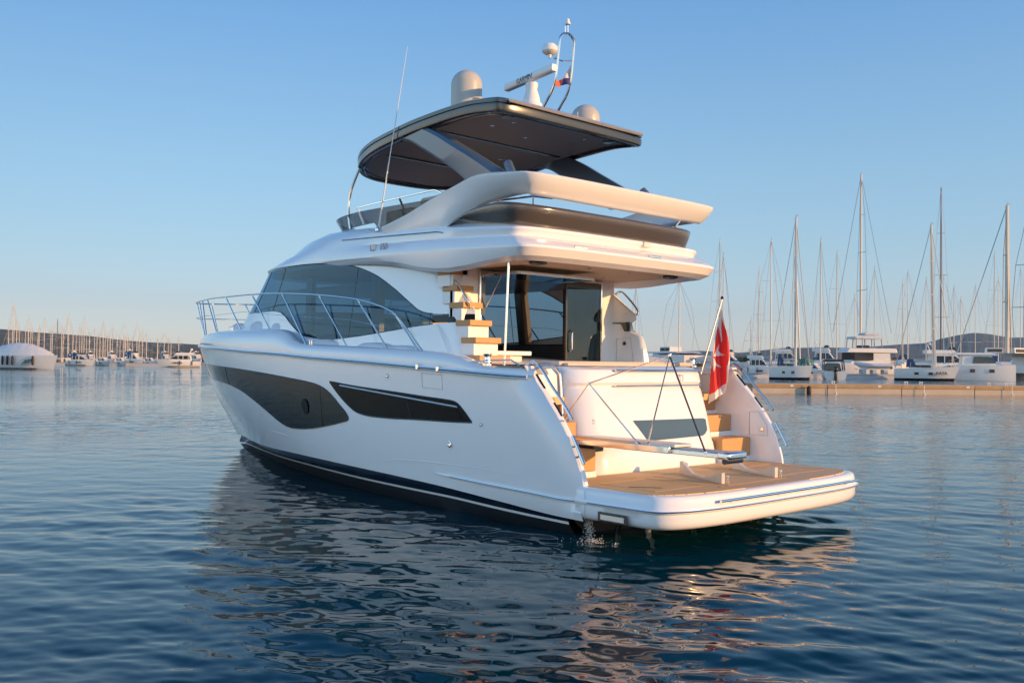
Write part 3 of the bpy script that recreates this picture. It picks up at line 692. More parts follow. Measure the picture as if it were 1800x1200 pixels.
# interior
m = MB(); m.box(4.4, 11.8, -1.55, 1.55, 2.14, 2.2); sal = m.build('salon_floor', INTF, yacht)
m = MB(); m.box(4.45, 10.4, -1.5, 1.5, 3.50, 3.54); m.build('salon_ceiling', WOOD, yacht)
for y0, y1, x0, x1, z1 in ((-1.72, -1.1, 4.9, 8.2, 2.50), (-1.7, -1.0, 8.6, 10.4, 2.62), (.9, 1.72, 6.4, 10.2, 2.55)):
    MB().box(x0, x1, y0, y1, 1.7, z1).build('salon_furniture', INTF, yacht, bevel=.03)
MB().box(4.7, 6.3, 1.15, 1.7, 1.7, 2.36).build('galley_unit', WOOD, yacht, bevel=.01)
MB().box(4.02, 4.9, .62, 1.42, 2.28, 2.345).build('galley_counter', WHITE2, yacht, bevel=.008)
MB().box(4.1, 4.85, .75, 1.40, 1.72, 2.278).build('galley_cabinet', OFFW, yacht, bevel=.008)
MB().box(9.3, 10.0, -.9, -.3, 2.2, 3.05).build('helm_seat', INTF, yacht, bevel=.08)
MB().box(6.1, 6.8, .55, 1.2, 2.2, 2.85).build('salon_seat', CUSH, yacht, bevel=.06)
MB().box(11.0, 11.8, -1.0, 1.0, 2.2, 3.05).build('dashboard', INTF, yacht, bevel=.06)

# bulkhead, door frame and doors
XB = 4.40
m = MB()
m.box(XB, XB+.08, 1.40, 1.72, 1.7, 3.62); m.box(XB, XB+.08, -1.72, -1.38, 1.7, 3.62); m.box(XB+.001, XB+.079, -1.38, 1.40, 3.575, 3.66)
m.build('aft_bulkhead', WHITE2, yacht)
m = MB(); m.box(XB-.03, XB+.0, 1.36, 1.40, 1.7, 3.575); m.box(XB-.03, XB+.0, -1.385, -1.35, 1.7, 3.575); m.box(XB-.03, XB, -1.35, 1.36, 3.545, 3.575)
m.build('door_frame', CHROME, yacht)
for x, y0, y1 in ((XB-.012, -.53, -1.34), (XB+.03, -.56, -1.34)):
    d = MB().box(x-.006, x+.006, y1, y0, 1.72, 3.54).build('sliding_door', DGLASS, yacht)
    MB().box(x-.012, x+.012, y0-.0, y0+.035, 1.72, 3.54).build('door_edge', BLACK, d)
    MB().box(x-.010, x+.010, y1, y0-.002, 3.44, 3.54).build('door_header', BLACK, d)
MB().tube([(XB-.03, -.60, 2.36), (XB-.07, -.60, 2.40), (XB-.07, -.60, 2.68), (XB-.03, -.60, 2.72)], .013, 6).build('door_handle', CHROME, yacht)
MB().box(XB+.35, XB+.45, -1.36, -.9, 1.72, 3.45).build('inner_cabinet', INTF, yacht)
# louvred blinds seen through the glass
for k in range(4): MB().tube([(XB+.30, -.86-.05*k, 2.2), (XB+.30, -.86-.05*k, 2.75)], .014, 6).build('blind_louvre', WOODL, yacht)
# flap window of the galley held up under the overhang, with gas struts
fl = MB().box(3.55, 4.36, -.25, 1.33, 3.49, 3.515).build('flap_window', DGLASS, yacht)
m = MB(); m.box(3.52, 3.56, -.27, 1.35, 3.48, 3.525); m.box(3.5601, 4.36, 1.33, 1.36, 3.48, 3.525); m.box(3.5601, 4.36, -.28, -.25, 3.48, 3.525); m.build('flap_frame', CHROME, fl)
MB().tube([(4.33, 1.30, 3.02), (4.02, 1.28, 3.48)], .011, 6).build('gas_strut', CHROME, fl)
MB().box(4.355, 4.375, 1.30, 1.36, 2.9, 3.5).build('strut_bracket', BLACK, fl)

# stairs to the flybridge (port)
for i, (z, x, y0, y1) in enumerate(((2.27, 3.56, 1.50, 2.05), (2.53, 3.74, 1.52, 1.98), (2.79, 3.93, 1.54, 1.93), (3.06, 4.13, 1.56, 1.90), (3.32, 4.30, 1.60, 1.90), (3.57, 4.40, 1.64, 1.92))):
    t_ = MB().box(x, x+.34, y0-.02, y1+.02, z-.085, z).build('stair_tread', TREAD, yacht, bevel=.008)
    MB().box(x+.06, x+.36, y0+.0, y1-.0, z-.27, z-.086).build('stair_riser', WHITE2, t_)
MB().box(4.41, 4.47, 1.7205, 1.90, 1.7, 3.6).build('stair_backing', WHITE2, yacht)
MB().box(3.98, 4.41, 1.50, 1.53, 1.7, 2.45).build('stair_string', WHITE2, yacht)
m = MB(); m.box(3.85, 4.42, 1.52, 1.98, 1.62, 2.1); m.build('stair_base', WHITE2, yacht)
for s in (1, -1):
    dx_ = 0 if s > 0 else -.13
    hp = smooth_path([(4.62+dx_, s*1.80, 3.36), (4.50+dx_, s*1.86, 3.44), (4.30+dx_, s*1.86, 3.30), (4.10+dx_, s*1.86, 3.08), (4.14+dx_, s*1.80, 2.98)], 4)
    MB().tube(hp, .018, 8).build('stair_handrail', CHROME, yacht)
# starboard aft coaming with panel and round socket
m = MB(); P_ = [(4.4, 2.60+.07), (3.98, 2.70), (3.92, 2.66), (3.78, 2.30), (3.75, 1.62), (4.4, 1.62)]
sp = [(4.30, 1.9), (4.30, 2.60), (3.98, 2.62), (3.88, 2.0), (3.92, 1.9)]
cp = MB().tube([(x, -1.685, z) for x, z in sp], .004, 5, closed=True).build('coaming_locker', LTGREY, yacht)
MB().lathe([(.035, 0), (.035, .012), (.015, .014)], T=Matrix.Translation((4.12, -1.685, 2.52)) @ Matrix.Rotation(-math.pi/2, 4, 'X'), n=14).build('locker_latch', BLACK, cp)
MB().prism([(x, y, z) for x, z in ((4.4, 2.885), (4.0, 2.885), (4.0, 2.73), (4.12, 2.73), (4.2, 2.86), (4.4, 2.87)) for y in (-1.682,)], [(x, -1.70, z) for x, z in ((4.4, 2.885), (4.0, 2.885), (4.0, 2.73), (4.12, 2.73), (4.2, 2.86), (4.4, 2.87))]).build('coaming_glass', NAVY, yacht, smooth=False)
# overhang support pole, port
MB().tube([(3.05, 2.05, 2.1), (3.03, 2.01, 3.56)], .017, 10).build('overhang_pole', CHROME, yacht)
# aft winch and cleats
for s in (1, -1):
    MB().lathe([(.07, 0), (.07, .03), (.045, .05), (.038, .12), (.06, .15), (.06, .17)], c=(3.12, s*2.3, 2.12), n=16).build('capstan', CHROME, yacht)
    for X, y, z in ((3.30, 2.30, 2.12), (7.85, 2.31, 2.45), (11.6, 1.98, 2.765)):
        c = MB().tube([(X-.11, s*y, z+.055), (X-.06, s*y, z+.065), (X+.06, s*y, z+.065), (X+.11, s*y, z+.055)], .011, 8)
        for dx in (-.035, .035): c.tube([(X+dx, s*y, z-.01), (X+dx, s*y, z+.065)], .011, 8)
        c.build('mooring_cleat', CHROME, yacht)
    fr = [(3.40, s*2.34, 2.17), (3.0, s*2.34, 2.20), (2.62, s*2.32, 2.205), (2.42, s*2.30, 2.11)]
    MB().tube(fr, .012, 6).build('aft_deck_rail', CHROME, yacht)

# flybridge deck moulding: stacked rings
def zmix(za, zf, k=.9): return lambda x: za+(zf-za)*min(1, max(0, (x-2.9)/5.9))**k
def taper(W0, Wf): return lambda x: 1+(Wf/W0-1)*min(1, max(0, (x-4.2)/4.3))
zlow = spline([(2.4, 3.63), (3.0, 3.62), (4.2, 3.55), (5.0, 3.62), (5.8, 3.76), (7.0, 3.87), (8.8, 3.94), (13, 3.94)])
RG = [(1.86, 2.80, .4, 4.5, 9, 2.85, 2.5, lambda x: 3.61 if x < 5 else 3.93, 1.55),
      (2.06, 2.60, .42, 4.5, 9, 3.05, 2.5, lambda x: zlow(x)-.055, 1.68),
      (2.15, 2.49, .42, 4.5, 9, 3.12, 2.5, zlow, 1.72),
      (2.20, 2.42, .42, 4.5, 9, 3.15, 2.5, zmix(3.735, 3.99), 1.735),
      (2.20, 2.43, .42, 4.5, 8.8, 3.2, 2.4, zmix(3.77, 4.05), 1.73),
      (2.14, 2.60, .42, 4.5, 8.4, 3.2, 2.3, zmix(3.90, 4.17), 1.71),
      (2.07, 2.76, .42, 4.5, 8.2, 3.2, 2.2, zmix(3.935, 4.22), 1.70),
      (2.09, 2.69, .42, 4.5, 7.6, 3.6, 2.2, zmix(4.01, 4.36), 1.67),
      (2.07, 2.70, .42, 4.5, 7.2, 3.85, 2.2, zmix(4.05, 4.46), 1.64),
      (1.95, 2.82, .6, 3.2, 7.0, 3.45, 2.2, zmix(4.10, 4.56), 1.56),
      (1.86, 2.95, .6, 3.2, 7.0, 2.7, 2.2, zmix(4.115, 4.61), 1.46),
      (1.70, 3.15, .6, 3.2, 7.0, 2.3, 2.2, zmix(4.10, 4.60), 1.35)]
m = MB(); rings = [ring(W, xa, ba, na, xs, af, nf, z, wf=taper(W, Wf)) for W, xa, ba, na, xs, af, nf, z, Wf in RG]
m.grid(rings, True); top_r = rings[-1]; nR = len(top_r)
fm = m.build('flybridge_moulding', WHITE, yacht, angle=28)
# deck surface on top, headliner below
hh = nR//2
def cap(r, name, ma, par, dz=0, cond=lambda x: True):
    m = MB(); rows = []
    for i in range(0, hh+1):
        a = r[i]; b = r[-i] if i else r[0]
        if cond(a[0]): rows.append([(a[0], a[1]+(b[1]-a[1])*k/6, a[2]+dz) for k in range(7)])
    m.grid(rows); return m.build(name, ma, par)
cap(top_r, 'flybridge_deck', WHITE2, fm, -.004)
cap(rings[0], 'cockpit_headliner', CEIL, fm, .004, lambda x: x < 4.9)
for x, y in ((3.1, 1.2), (3.1, .3), (3.1, -.6), (3.9, .75), (3.9, -.9), (3.2, -1.5)):
    MB().lathe([(.035, 0), (.035, -.006), (.02, -.008)], c=(x, y, 3.603), n=12).build('ceiling_lamp', CHROME, fm)
MB().lathe([(.13, 0), (.13, -.02), (.10, -.035), (.05, -.02)], c=(2.98, -1.5, 3.602), n=24).build('ceiling_speaker', BLACK, fm)
MB().lathe([(.13, 0), (.13, -.02), (.10, -.035), (.05, -.02)], c=(2.98, 1.5, 3.602), n=24).build('ceiling_speaker', BLACK, fm)
for y in (1.15, -.45, -1.6):
    MB().box(2.425+.03*(abs(y)>1)+.03*(abs(y)>1.5), 2.50+.06*(abs(y)>1), y-.13, y+.13, 3.775, 3.81).build('deck_light', ALU if y > 0 else CHROME, fm, bevel=.01)
MB().box(2.665, 2.72, -.62, -.46, 3.97, 4.05).build('deck_camera', OFFW, fm, bevel=.012)
# steel trim line along the moulding, navigation light and model badge
for s in (1, -1):
    tl = [(X, s*(2.09*taper(2.09, 1.67)(X)+.006), zmix(4.01, 4.36)(X)+.005) for X in [4.6+i*.2 for i in range(17)]]
    MB().tube(smooth_path([(4.45, s*2.07, 4.10)]+tl, 2), .010, 6).build('trim_line', CHROME, fm)
    xx = 6.5
    nl = MB().box(xx-.07, xx+.07, min(s*1.86, s*1.95), max(s*1.86, s*1.95), 4.0, 4.11).build('navigation_light', OFFW, fm, bevel=.02)
    MB().box(xx+.071, xx+.080, min(s*1.87, s*1.945), max(s*1.87, s*1.945), 4.01, 4.10).build('light_lens', REDF if s > 0 else BLUF, nl)
T = Matrix.Translation((6.14, 1.972, 4.04)) @ Matrix.Rotation(math.pi, 4, 'Z') @ Matrix.Rotation(math.pi/2, 4, 'X') @ Matrix.Shear('XZ', 4, (0, 0))
text_mesh('F55', .15, T, 'model_badge', LTGREY, fm, .006)

# charcoal coaming round the aft flybridge and the white wing above it
def path_u(W, xa, ba, na, xe, n1=20, n2=18):
    h = []
    for i in range(n1+1):
        q = math.pi/2*i/n1; h.append((xa+ba*(1-max(0, math.cos(q))**(2/na)), W(xa)*math.sin(q)**(2/na)))
    x0 = xa+ba
    for i in range(1, n2+1): x = x0+(xe-x0)*i/n2; h.append((x, W(x)))
    full = [(x, -y) for x, y in h[1:]][::-1]+h
    out = []
    for i, (x, y) in enumerate(full):
        a = full[max(i-1, 0)]; b = full[min(i+1, len(full)-1)]; t = Vector((b[0]-a[0], b[1]-a[1])).normalized(); out.append((x, y, Vector((-t.y, t.x)) if True else None))
    return out
def sweep_u(path, sec, mi=0):
    """sec(x) -> list of (outward offset, z)"""
    rows = []
    for x, y, n in path:
        c = Vector((3.5, 0)); o = n if (Vector((x, y))-c).dot(n) > 0 else -n
        rows.append([(x+o.x*d, y+o.y*d, z) for d, z in sec(x, y)])
    m = MB(); m.grid(rows, True); k = len(rows[0]); L = len(m.v); m.f += [tuple(range(k))[::-1], tuple(range(L-k, L))]; m.m += [0, 0]; return m
zt = spline([(2.5, 4.34), (2.8, 4.36), (3.3, 4.42), (3.8, 4.40), (4.3, 4.27), (4.6, 4.12)]); zbm = zmix(4.10, 4.56)
def csec(x, y):
    t = zt(x); b = min(zbm(x)-.02, t-.03); h = t-b
    return [(-.14, b), (-.02, t-.05), (0, t), (.05, t+.012), (.085, t-.01), (.09, t-.04), (.06, t-.45*h), (.0, b)]
sweep_u(path_u(lambda x: 1.96-.04*max(0, x-3.4), 2.80, .45, 3.8, 4.6), csec).build('flybridge_coaming', CHARC, yacht, angle=50)
wt = spline([(2.3, 4.73), (2.42, 4.745), (2.9, 4.80), (3.65, 4.87), (4.15, 4.80), (4.95, 4.65), (5.6, 4.51), (6.3, 4.40)])
wb = spline([(2.3, 4.47), (2.42, 4.47), (2.9, 4.50), (3.5, 4.48), (4.0, 4.38), (4.4, 4.24), (4.6, 4.10), (6.3, 4.12)])
def wsec(x, y):
    t = wt(x); b = wb(x); h = t-b; w = .17
    if x < 2.9: b -= .02*(1-(y/2.0)**2)
    k = min(1, max(0, (4.6-x)/1.2))
    return [(-.01, t), (.03, t-.008), (.045, t-.025), (.038, t-.06), (-.02*k, t-.5*h), (-.13*k, b+.03), (-.16*k-.02, b), (-.20*k-.04, b+.01), (-.22*k-.06, b+.05), (-.18, t-.4*h), (-.14, t-.03), (-.09, t)]
sweep_u(path_u(lambda x: 2.10-.07*max(0, x-3.0), 2.42, .42, 4.2, 6.3), wsec).build('flybridge_wing', WHITE, yacht, angle=50)
for y in (-1.35,): MB().tube([(2.85, y, 4.30), (2.62, y, 4.52)], .02, 6).build('wing_bracket', CHROME, yacht)
# rail seen in the gap
MB().tube([(3.0, 1.2, 4.55), (3.2, 1.4, 4.58), (4.2, 1.55, 4.58), (5.0, 1.5, 4.7)], .016, 6).build('inner_guard_rail', CHROME, yacht)
for x, y in ((3.2, 1.4), (3.8, 1.5), (4.5, 1.53)): MB().tube([(x, y, 4.1), (x, y, 4.58)], .012, 6).build('guard_post', CHROME, yacht)

# flybridge screen and furniture
def fly(q, W, xs, a, z): return (xs+a*max(0, math.sin(q))**(2/2.2), W*max(0, math.cos(q))**(2/2.2), z)
rows = []; top = []
for i in range(71):
    u = i/70
    if u < .25 or u > .75:
        k = u/.25 if u < .25 else (1-u)/.25; x = 5.3+1.7*k; s = 1 if u < .25 else -1; b = (x, s*1.50, zmix(4.10, 4.60)(x)-.02); t = (x, s*1.57, 4.78+.03*k)
    else:
        q = (u-.25)/.5*math.pi; s = 1 if q <= math.pi/2 else -1; qq = q if s > 0 else math.pi-q
        b = fly(qq, 1.50, 7, 2.45, 4.58); t = fly(qq, 1.57, 7, 2.72, 4.81+.04*math.sin(qq))
        b = (b[0], s*b[1], b[2]); t = (t[0], s*t[1], t[2])
    rows.append([b, tuple((b[j]+t[j])/2 for j in range(3)), t]); top.append(t)
fs = MB().grid(rows).build('flybridge_screen', SMOKE, yacht)
for s in (1, -1):
    tr_ = smooth_path([(5.0, s*1.58, 4.78), (5.25, s*1.6, 4.90), (5.6, s*1.6, 4.91), (6.6, s*1.6, 4.90), (7.6, s*1.56, 4.89)], 4)
    MB().tube(tr_, .016, 7).build('screen_rail', CHROME, fs)
    for x in (7.6, 6.3): MB().tube([(x, s*1.56, 4.89), (x-.18, s*1.53, 4.58)], .018, 6).build('screen_post', WHITE2 if x > 7 else BLACK, fs)
MB().box(5.6, 6.1, .5, 1.3, 4.5, 4.92).build('flybridge_seat', CUSH, yacht, bevel=.06)
MB().box(6.6, 7.4, .2, 1.1, 4.5, 4.86).build('flybridge_console', INTF, yacht, bevel=.06)

# hardtop
HTZ = spline([(3.4, 6.07), (3.66, 6.09), (4.45, 6.16), (5.6, 6.12), (6.6, 6.03), (7.3, 5.96), (7.8, 5.90), (8.5, 5.83)])
HTW = lambda x: 1+.055*math.sin(math.pi*min(1, max(0, (x-3.6)/4.4)))-.05*max(0, (x-6.8))
def hring(ins, dz): return ring(1.64-ins, 3.62+ins, .22, 4.5, 6.6, 1.92-ins, 3.0, lambda x: HTZ(x)+dz, nF=26, wf=HTW)
m = MB(); hp = [(.5, .03), (.12, .015), (.03, 0), (0, -.02), (0, -.075), (.02, -.085), (.02, -.095), (0, -.105), (.0, -.17), (.008, -.205), (.03, -.225), (.08, -.23), (.10, -.19), (.20, -.19)]
hr_ = [hring(a, b) for a, b in hp]
m.grid(hr_, True); ht = m.build('hardtop', GREYT, yacht, angle=30)
cap(hr_[0], 'hardtop_skin', GREYT, ht, 0); cap(hr_[-1], 'hardtop_liner', TAUP, ht, .0)
rim = [(x, y, z-.228) for x, y, z in hring(.12, 0)]
MB().tube([p for p in rim], .012, 5, closed=True).build('liner_trim', CHARC, ht)
MB().tube([(3.612, y, HTZ(3.65)-.05) for y in [-1.5+.25*k for k in range(13)]], .030, 6).build('awning_cassette', ALU, ht)
MB().box(5.45, 5.53, -1.4, 1.4, HTZ(5.5)-.205, HTZ(5.5)-.188).build('sunroof_seam', BLACK, ht)
MB().box(7.0, 7.08, -1.3, 1.3, HTZ(7.0)-.215, HTZ(7.0)-.198).build('sunroof_seam', BLACK, ht)
for x, y in ((4.3, .8), (4.3, -.8), (4.9, 0), (6.2, .6), (6.2, -.6), (4.7, .9), (4.7, -.9)):
    MB().lathe([(.04, 0), (.04, -.008), (.02, -.01)], c=(x, y, HTZ(x)-.19), n=12).build('ceiling_lamp', CHROME, ht)
for y in (1.15, -1.15): MB().lathe([(.11, 0), (.11, -.01), (.09, -.02)], c=(4.05, y, HTZ(4.05)-.19), n=20).build('ceiling_speaker', BLACK, ht)
# curved hardtop legs
outer = smooth_path([(7.7, 5.80), (7.25, 5.90), (6.6, 5.97), (6.0, 6.01), (5.55, 5.98), (5.1, 5.80), (4.6, 5.52), (4.1, 5.24), (3.58, 4.93)], 5)
inner = smooth_path([(7.7, 5.73), (7.25, 5.80), (6.7, 5.86), (6.3, 5.86), (5.95, 5.80), (5.6, 5.62), (5.2, 5.40), (4.8, 5.17), (4.36, 4.86)], 5)
for s in (1, -1):
    def roofw(x): return 1.64*max(0.0, 1-(max(0, x-6.6)/1.92)**3)**(1/3)*HTW(x) if x < 8.5 else .5
    def Y(x, d): return s*(min(1.635, roofw(x)-.10)+d)
    rows = []
    for (a, b), (c, d) in zip([(p[0], p[1]) for p in [(v[0], v[1]) for v in outer]], [(v[0], v[1]) for v in inner]):
        mx, mz = (a+c)/2, (b+d)/2
        rows.append([(a, Y(a, 0), b), (a*.93+c*.07, Y(a, .055), b*.93+d*.07), (mx*.4+a*.6, Y(mx, .075), mz*.4+b*.6), (mx*.2+c*.8, Y(mx, .05), mz*.2+d*.8), (c, Y(c, .01), d), (c, Y(c, -.06), d), (mx, Y(mx, -.10), mz), (a, Y(a, -.07), b)])
    m = MB(); m.grid(rows, True); k = 8; L = len(m.v); m.f += [tuple(range(k)), tuple(range(L-k, L))]; m.m += [0, 0]
    m.build('hardtop_leg', SILV, yacht, angle=28)
    MB().tube([(3.62, s*1.52, 5.10), (3.40, s*1.60, 4.84)], .07, 8).build('leg_brace', SILV, yacht)
    MB().tube(smooth_path([(7.82, s*1.38, 5.66), (8.02, s*1.42, 5.3), (8.08, s*1.44, 4.95), (8.0, s*1.44, 4.56)], 5), .026, 8).build('hardtop_post', CHROME, yacht)

# domes, radar, light mast on the hardtop
def dome(x, y, r, h, z0):
    MB().lathe([(r*.92, 0), (r*.97, .03), (r, .10), (r*1.0, h-r*.95)]+[(r*math.cos(q), h-r*.95+r*.95*math.sin(q)) for q in [math.pi/2*k/9 for k in range(1, 9)]]+[(.004, h)], c=(x, y, z0), n=32).build('satellite_dome', DOME, yacht)
dome(5.22, 1.02, .255, .80, HTZ(5.2))
dome(4.55, -1.10, .25, .57, HTZ(4.5)-.08)
rad = empty('radar'); rad.parent = yacht
m = MB()
m.lathe([(.14, 0), (.14, .03), (.125, .12), (.085, .24), (.10, .30), (.10, .34)], c=(4.15, .56, HTZ(4.1)+.12), n=24).lathe([(.19, 0), (.17, .15)], c=(4.15, .56, HTZ(4.1)-.02), n=24); m.build('pedestal', WHITE2, rad)
T = Matrix.Translation((4.22, .54, 6.70)) @ Matrix.Rotation(R(-9), 4, 'Z')
bar = [(-.045, -.055), (.045, -.055), (.06, -.02), (.05, .055), (-.03, .06), (-.06, .0)]
m = MB(); m.prism([T @ Vector((-.68, a, b)) for a, b in bar], [T @ Vector((.68, a, b)) for a, b in bar]); m.build('scanner_bar', WHITE2, rad, bevel=.012)
T2 = T @ Matrix.Translation((0.08, .0585, 0)) @ Matrix.Rotation(math.pi, 4, 'Z') @ Matrix.Rotation(math.pi/2, 4, 'X')
text_mesh('GARMIN', .115, T2, 'lettering', BLACK, rad, .004)
lm = empty('light_mast'); lm.parent = yacht
z0 = HTZ(4.3)
U = smooth_path([(4.45, .17, z0), (4.22, .17, z0+.24), (4.10, .17, z0+.38), (4.02, .17, z0+.54), (3.98, .17, z0+.74), (3.93, .165, z0+1.14), (3.92, .13, z0+1.26), (3.915, 0, z0+1.32), (3.92, -.13, z0+1.26), (3.93, -.165, z0+1.14), (3.98, -.17, z0+.74), (4.02, -.17, z0+.54), (4.10, -.17, z0+.38), (4.22, -.17, z0+.24), (4.45, -.17, z0)], 5)
MB().tube(U, .021, 8).build('mast_hoop', CHROME, lm)
MB().tube([(3.95, .17, z0+.92), (4.12, .10, z0+.94), (4.12, -.10, z0+.94), (3.95, -.17, z0+.92)], .012, 6).build('mast_shelf', CHROME, lm)
MB().lathe([(.02, 0), (.03, .05), (.10, .07), (.13, .11), (.125, .18), (.09, .22), (.004, .23)], c=(4.20, .12, z0+.96), n=20).build('gps_dome', WHITE2, lm)
MB().tube([(3.915, .0, z0+1.31), (3.915, .0, z0+1.46)], .014, 7).build('light_stem', CHROME, lm)
MB().tube([(3.915, .06, z0+1.30), (3.915, .06, z0+1.42)], .014, 7).build('horn', CHROME, lm)
MB().lathe([(.035, 0), (.045, .01), (.045, .03), (.03, .04), (.03, .08), (.015, .10)], c=(3.915, 0, z0+1.46), n=14).build('anchor_light', WHITE2, lm)
MB().tube([(4.4, -.75, z0-.05), (4.4, -.75, z0+.28)], .007, 5).build('short_antenna', WHITE2, yacht)
wa = MB().tube([(6.59, 1.78, 4.42), (6.22, 1.77, 5.88), (5.86, 1.76, 7.32)], [.014, .009, .004], 7).build('whip_antenna', WHITE2, yacht)
MB().lathe([(.035, -.02), (.035, .02), (.02, .06)], c=(6.6, 1.80, 4.38), n=10).build('antenna_base', CHROME, wa)
MB().tube([(6.39, 1.775, 5.2), (6.33, 1.773, 5.46)], .011, 7).build('antenna_ferrule', CHROME, wa)

# foredeck: coachroof, cushions, rails
rows = []
for i in range(30):
    X = 9.0+6.4*i/29; w_ = 1.62*(1-((X-9)/7.2)**2.4) if X > 9 else 1.62; zt_ = 3.12-.10*max(0, X-11)-.02*max(0, X-9.8); zt_ = max(zt_, 2.62)
    if X < 9.6: zt_ -= (9.6-X)*.75
    rows.append([(X, w_*c, 2.45+(zt_-2.45)*h_) for c, h_ in ((1.06, 0), (1.0, .55), (.93, .85), (.8, .97), (.4, 1.02), (0, 1.03), (-.4, 1.02), (-.8, .97), (-.93, .85), (-1.0, .55), (-1.06, 0))])
MB().grid(rows).build('foredeck_coachroof', WHITE, yacht, angle=50)
for x, y, sx, sz in ((10.8, 1.72, .45, .22), (9.9, 1.78, .28, .18), (12.3, 1.45, .35, .22), (8.0, 1.95, .5, .14), (6.3, 2.02, .5, .12), (5.5, 2.05, .4, .10)):
    z_ = ZB(x)-.12
    MB().lathe([(.004, -sz)]+[(.18*math.cos(q)**.6, sz*math.sin(q)) for q in [-1.3+2.6*k/10 for k in range(11)]]+[(.004, sz)], n=18, T=Matrix.Translation((x, y, z_+.07)) @ Matrix.Diagonal((sx/.18, 1, 1, 1))).build('covered_fender', COVER, yacht)
for s in (1, -1):
    def rl(X): return s*max(0.0, RB(X)-.10)
    tp = [(17.62, 0, 3.63), (17.5, s*.16, 3.63), (17.1, s*.36, 3.62), (16.4, s*.62, 3.60), (15.4, s*.98, 3.57), (14.2, rl(14.2), 3.53), (13, rl(13), 3.49), (11.8, rl(11.8), 3.45), (10.1, rl(10.1), 3.42), (8.8, rl(8.8), 3.37), (7.59, rl(7.6), 3.29), (6.5, rl(6.5), 3.18), (5.84, rl(5.8), 3.06), (5.37, rl(5.4), 2.92), (4.99, rl(5), 2.66), (4.6, rl(4.6), 2.33)]
    MB().tube(smooth_path(tp, 5), .0155, 7).build('guard_rail', CHROME, yacht)
    mid = [(17.5, 0, 3.22), (17.2, s*.30, 3.22), (16.4, s*.60, 3.20), (15.4, s*.96, 3.19), (14.2, rl(14.2)-s*.0, 3.16), (13.6, rl(13.6), 3.14)]
    MB().tube(smooth_path(mid, 4), .011, 6).build('mid_rail', CHROME, yacht)
    wire = [(13.5, rl(13.5), 3.12), (10.6, rl(10.6), 3.10), (8.5, rl(8.5), 2.95), (6.6, rl(6.6), 2.84), (5.6, rl(5.6), 2.70)]
    MB().tube(wire, .004, 5).build('guard_wire', CHROME, yacht)
    for (xa, za), xb in (((17.4, 3.63), 16.9), ((16.3, 3.60), 15.6), ((15.3, 3.57), 14.4), ((13.95, 3.52), 12.6), ((11.73, 3.45), 10.8), ((10.2, 3.42), 9.4), ((8.88, 3.37), 8.03), ((7.59, 3.29), 6.7), ((6.36, 3.16), 5.53), ((5.31, 2.90), 4.72)):
        ya = s*max(.05, RB(xa)-.10) if xa < 15 else s*(.98 if xa > 15.2 and xa < 15.5 else (.62 if xa < 16.5 else .2))
        MB().tube([(xa, ya, za), (xb, s*max(.05, RB(xb)-.12), ZB(xb)-.01)], .0155, 7).build('rail_post', CHROME, yacht)

# ---------------------------------------------------------------- flags (things of their own)
def inpoly(x, y, P):
    c = False; n = len(P)
    for i in range(n):
        x1, y1 = P[i]; x2, y2 = P[i-1]
        if (y1 > y) != (y2 > y) and x < (x2-x1)*(y-y1)/(y2-y1)+x1: c = not c
    return c
def cloth(name, outline, layers, mats, fn, step, par=None):
    xs = [p[0] for p in outline]; ys = [p[1] for p in outline]; m = MB(); idx = {}
    def V(i, j):
        if (i, j) not in idx: idx[(i, j)] = len(m.v); m.v.append(tuple(fn(min(xs)+i*step, min(ys)+j*step)))
        return idx[(i, j)]
    for i in range(int((max(xs)-min(xs))/step)+1):
        for j in range(int((max(ys)-min(ys))/step)+1):
            cx, cy = min(xs)+(i+.5)*step, min(ys)+(j+.5)*step
            if not inpoly(cx, cy, outline): continue
            mi = 0
            for k, P in layers:
                if inpoly(cx, cy, P): mi = k
            m.f.append((V(i, j), V(i+1, j), V(i+1, j+1), V(i, j+1))); m.m.append(mi)
    return m.build(name, mats, par, angle=80)
# ensign: local (a = sideways in metres, b = up) hanging in folds; a runs towards starboard-forward
S_ = 1/110.0   # metres per photo pixel at the staff, the flag is 1.5 m long
E0 = Vector((2.25, -1.45, 2.1))
ea = Vector((math.sin(YAW), -math.cos(YAW), 0))
staff_base = Vector((2.30, -1.42, 2.02)); staff_top = Vector((2.22, -1.86, 3.22))
fl_o = bpy.data.objects.new('ensign_staff', None); bpy.data.objects.remove(fl_o)
stf = MB().tube([staff_base, staff_top], .012, 8).build('ensign_staff', ALU, yacht)
MB().lathe([(.022, 0), (.028, .02), (.01, .05)], c=tuple(staff_top), n=10).build('staff_finial', BLACK, stf)
def f2(px, py): return ((px-1269)*S_, (530-py)*S_)
out_ = [f2(*q) for q in [(1267, 546), (1262, 570), (1256, 600), (1250, 628), (1250, 645), (1249, 680), (1247, 712), (1256, 704), (1276, 692), (1278, 676), (1280, 650), (1283, 628), (1279, 600), (1274, 575), (1271, 556), (1269, 546)]]
red_ = [f2(*q) for q in [(1261.5, 576), (1258, 600), (1252, 628), (1250, 655), (1247.5, 697), (1277, 676), (1277, 655), (1277.5, 645), (1282, 627), (1280, 605), (1276, 585), (1270, 564), (1268, 560), (1268.5, 590), (1270, 600), (1267, 592), (1263, 577)]]
cr1 = [f2(*q) for q in [(1252, 627), (1257, 622), (1265, 606), (1263, 618), (1267, 622), (1274.5, 626), (1262, 628), (1253, 629)]]
cr2 = [f2(*q) for q in [(1252.5, 630), (1257, 638), (1269.5, 648), (1261, 646), (1257, 645), (1253.5, 656), (1252, 646), (1252, 633)]]
fold = [f2(*q) for q in [(1266.5, 552), (1266, 570), (1269.5, 604), (1271, 600), (1268.5, 575), (1269, 556)]]
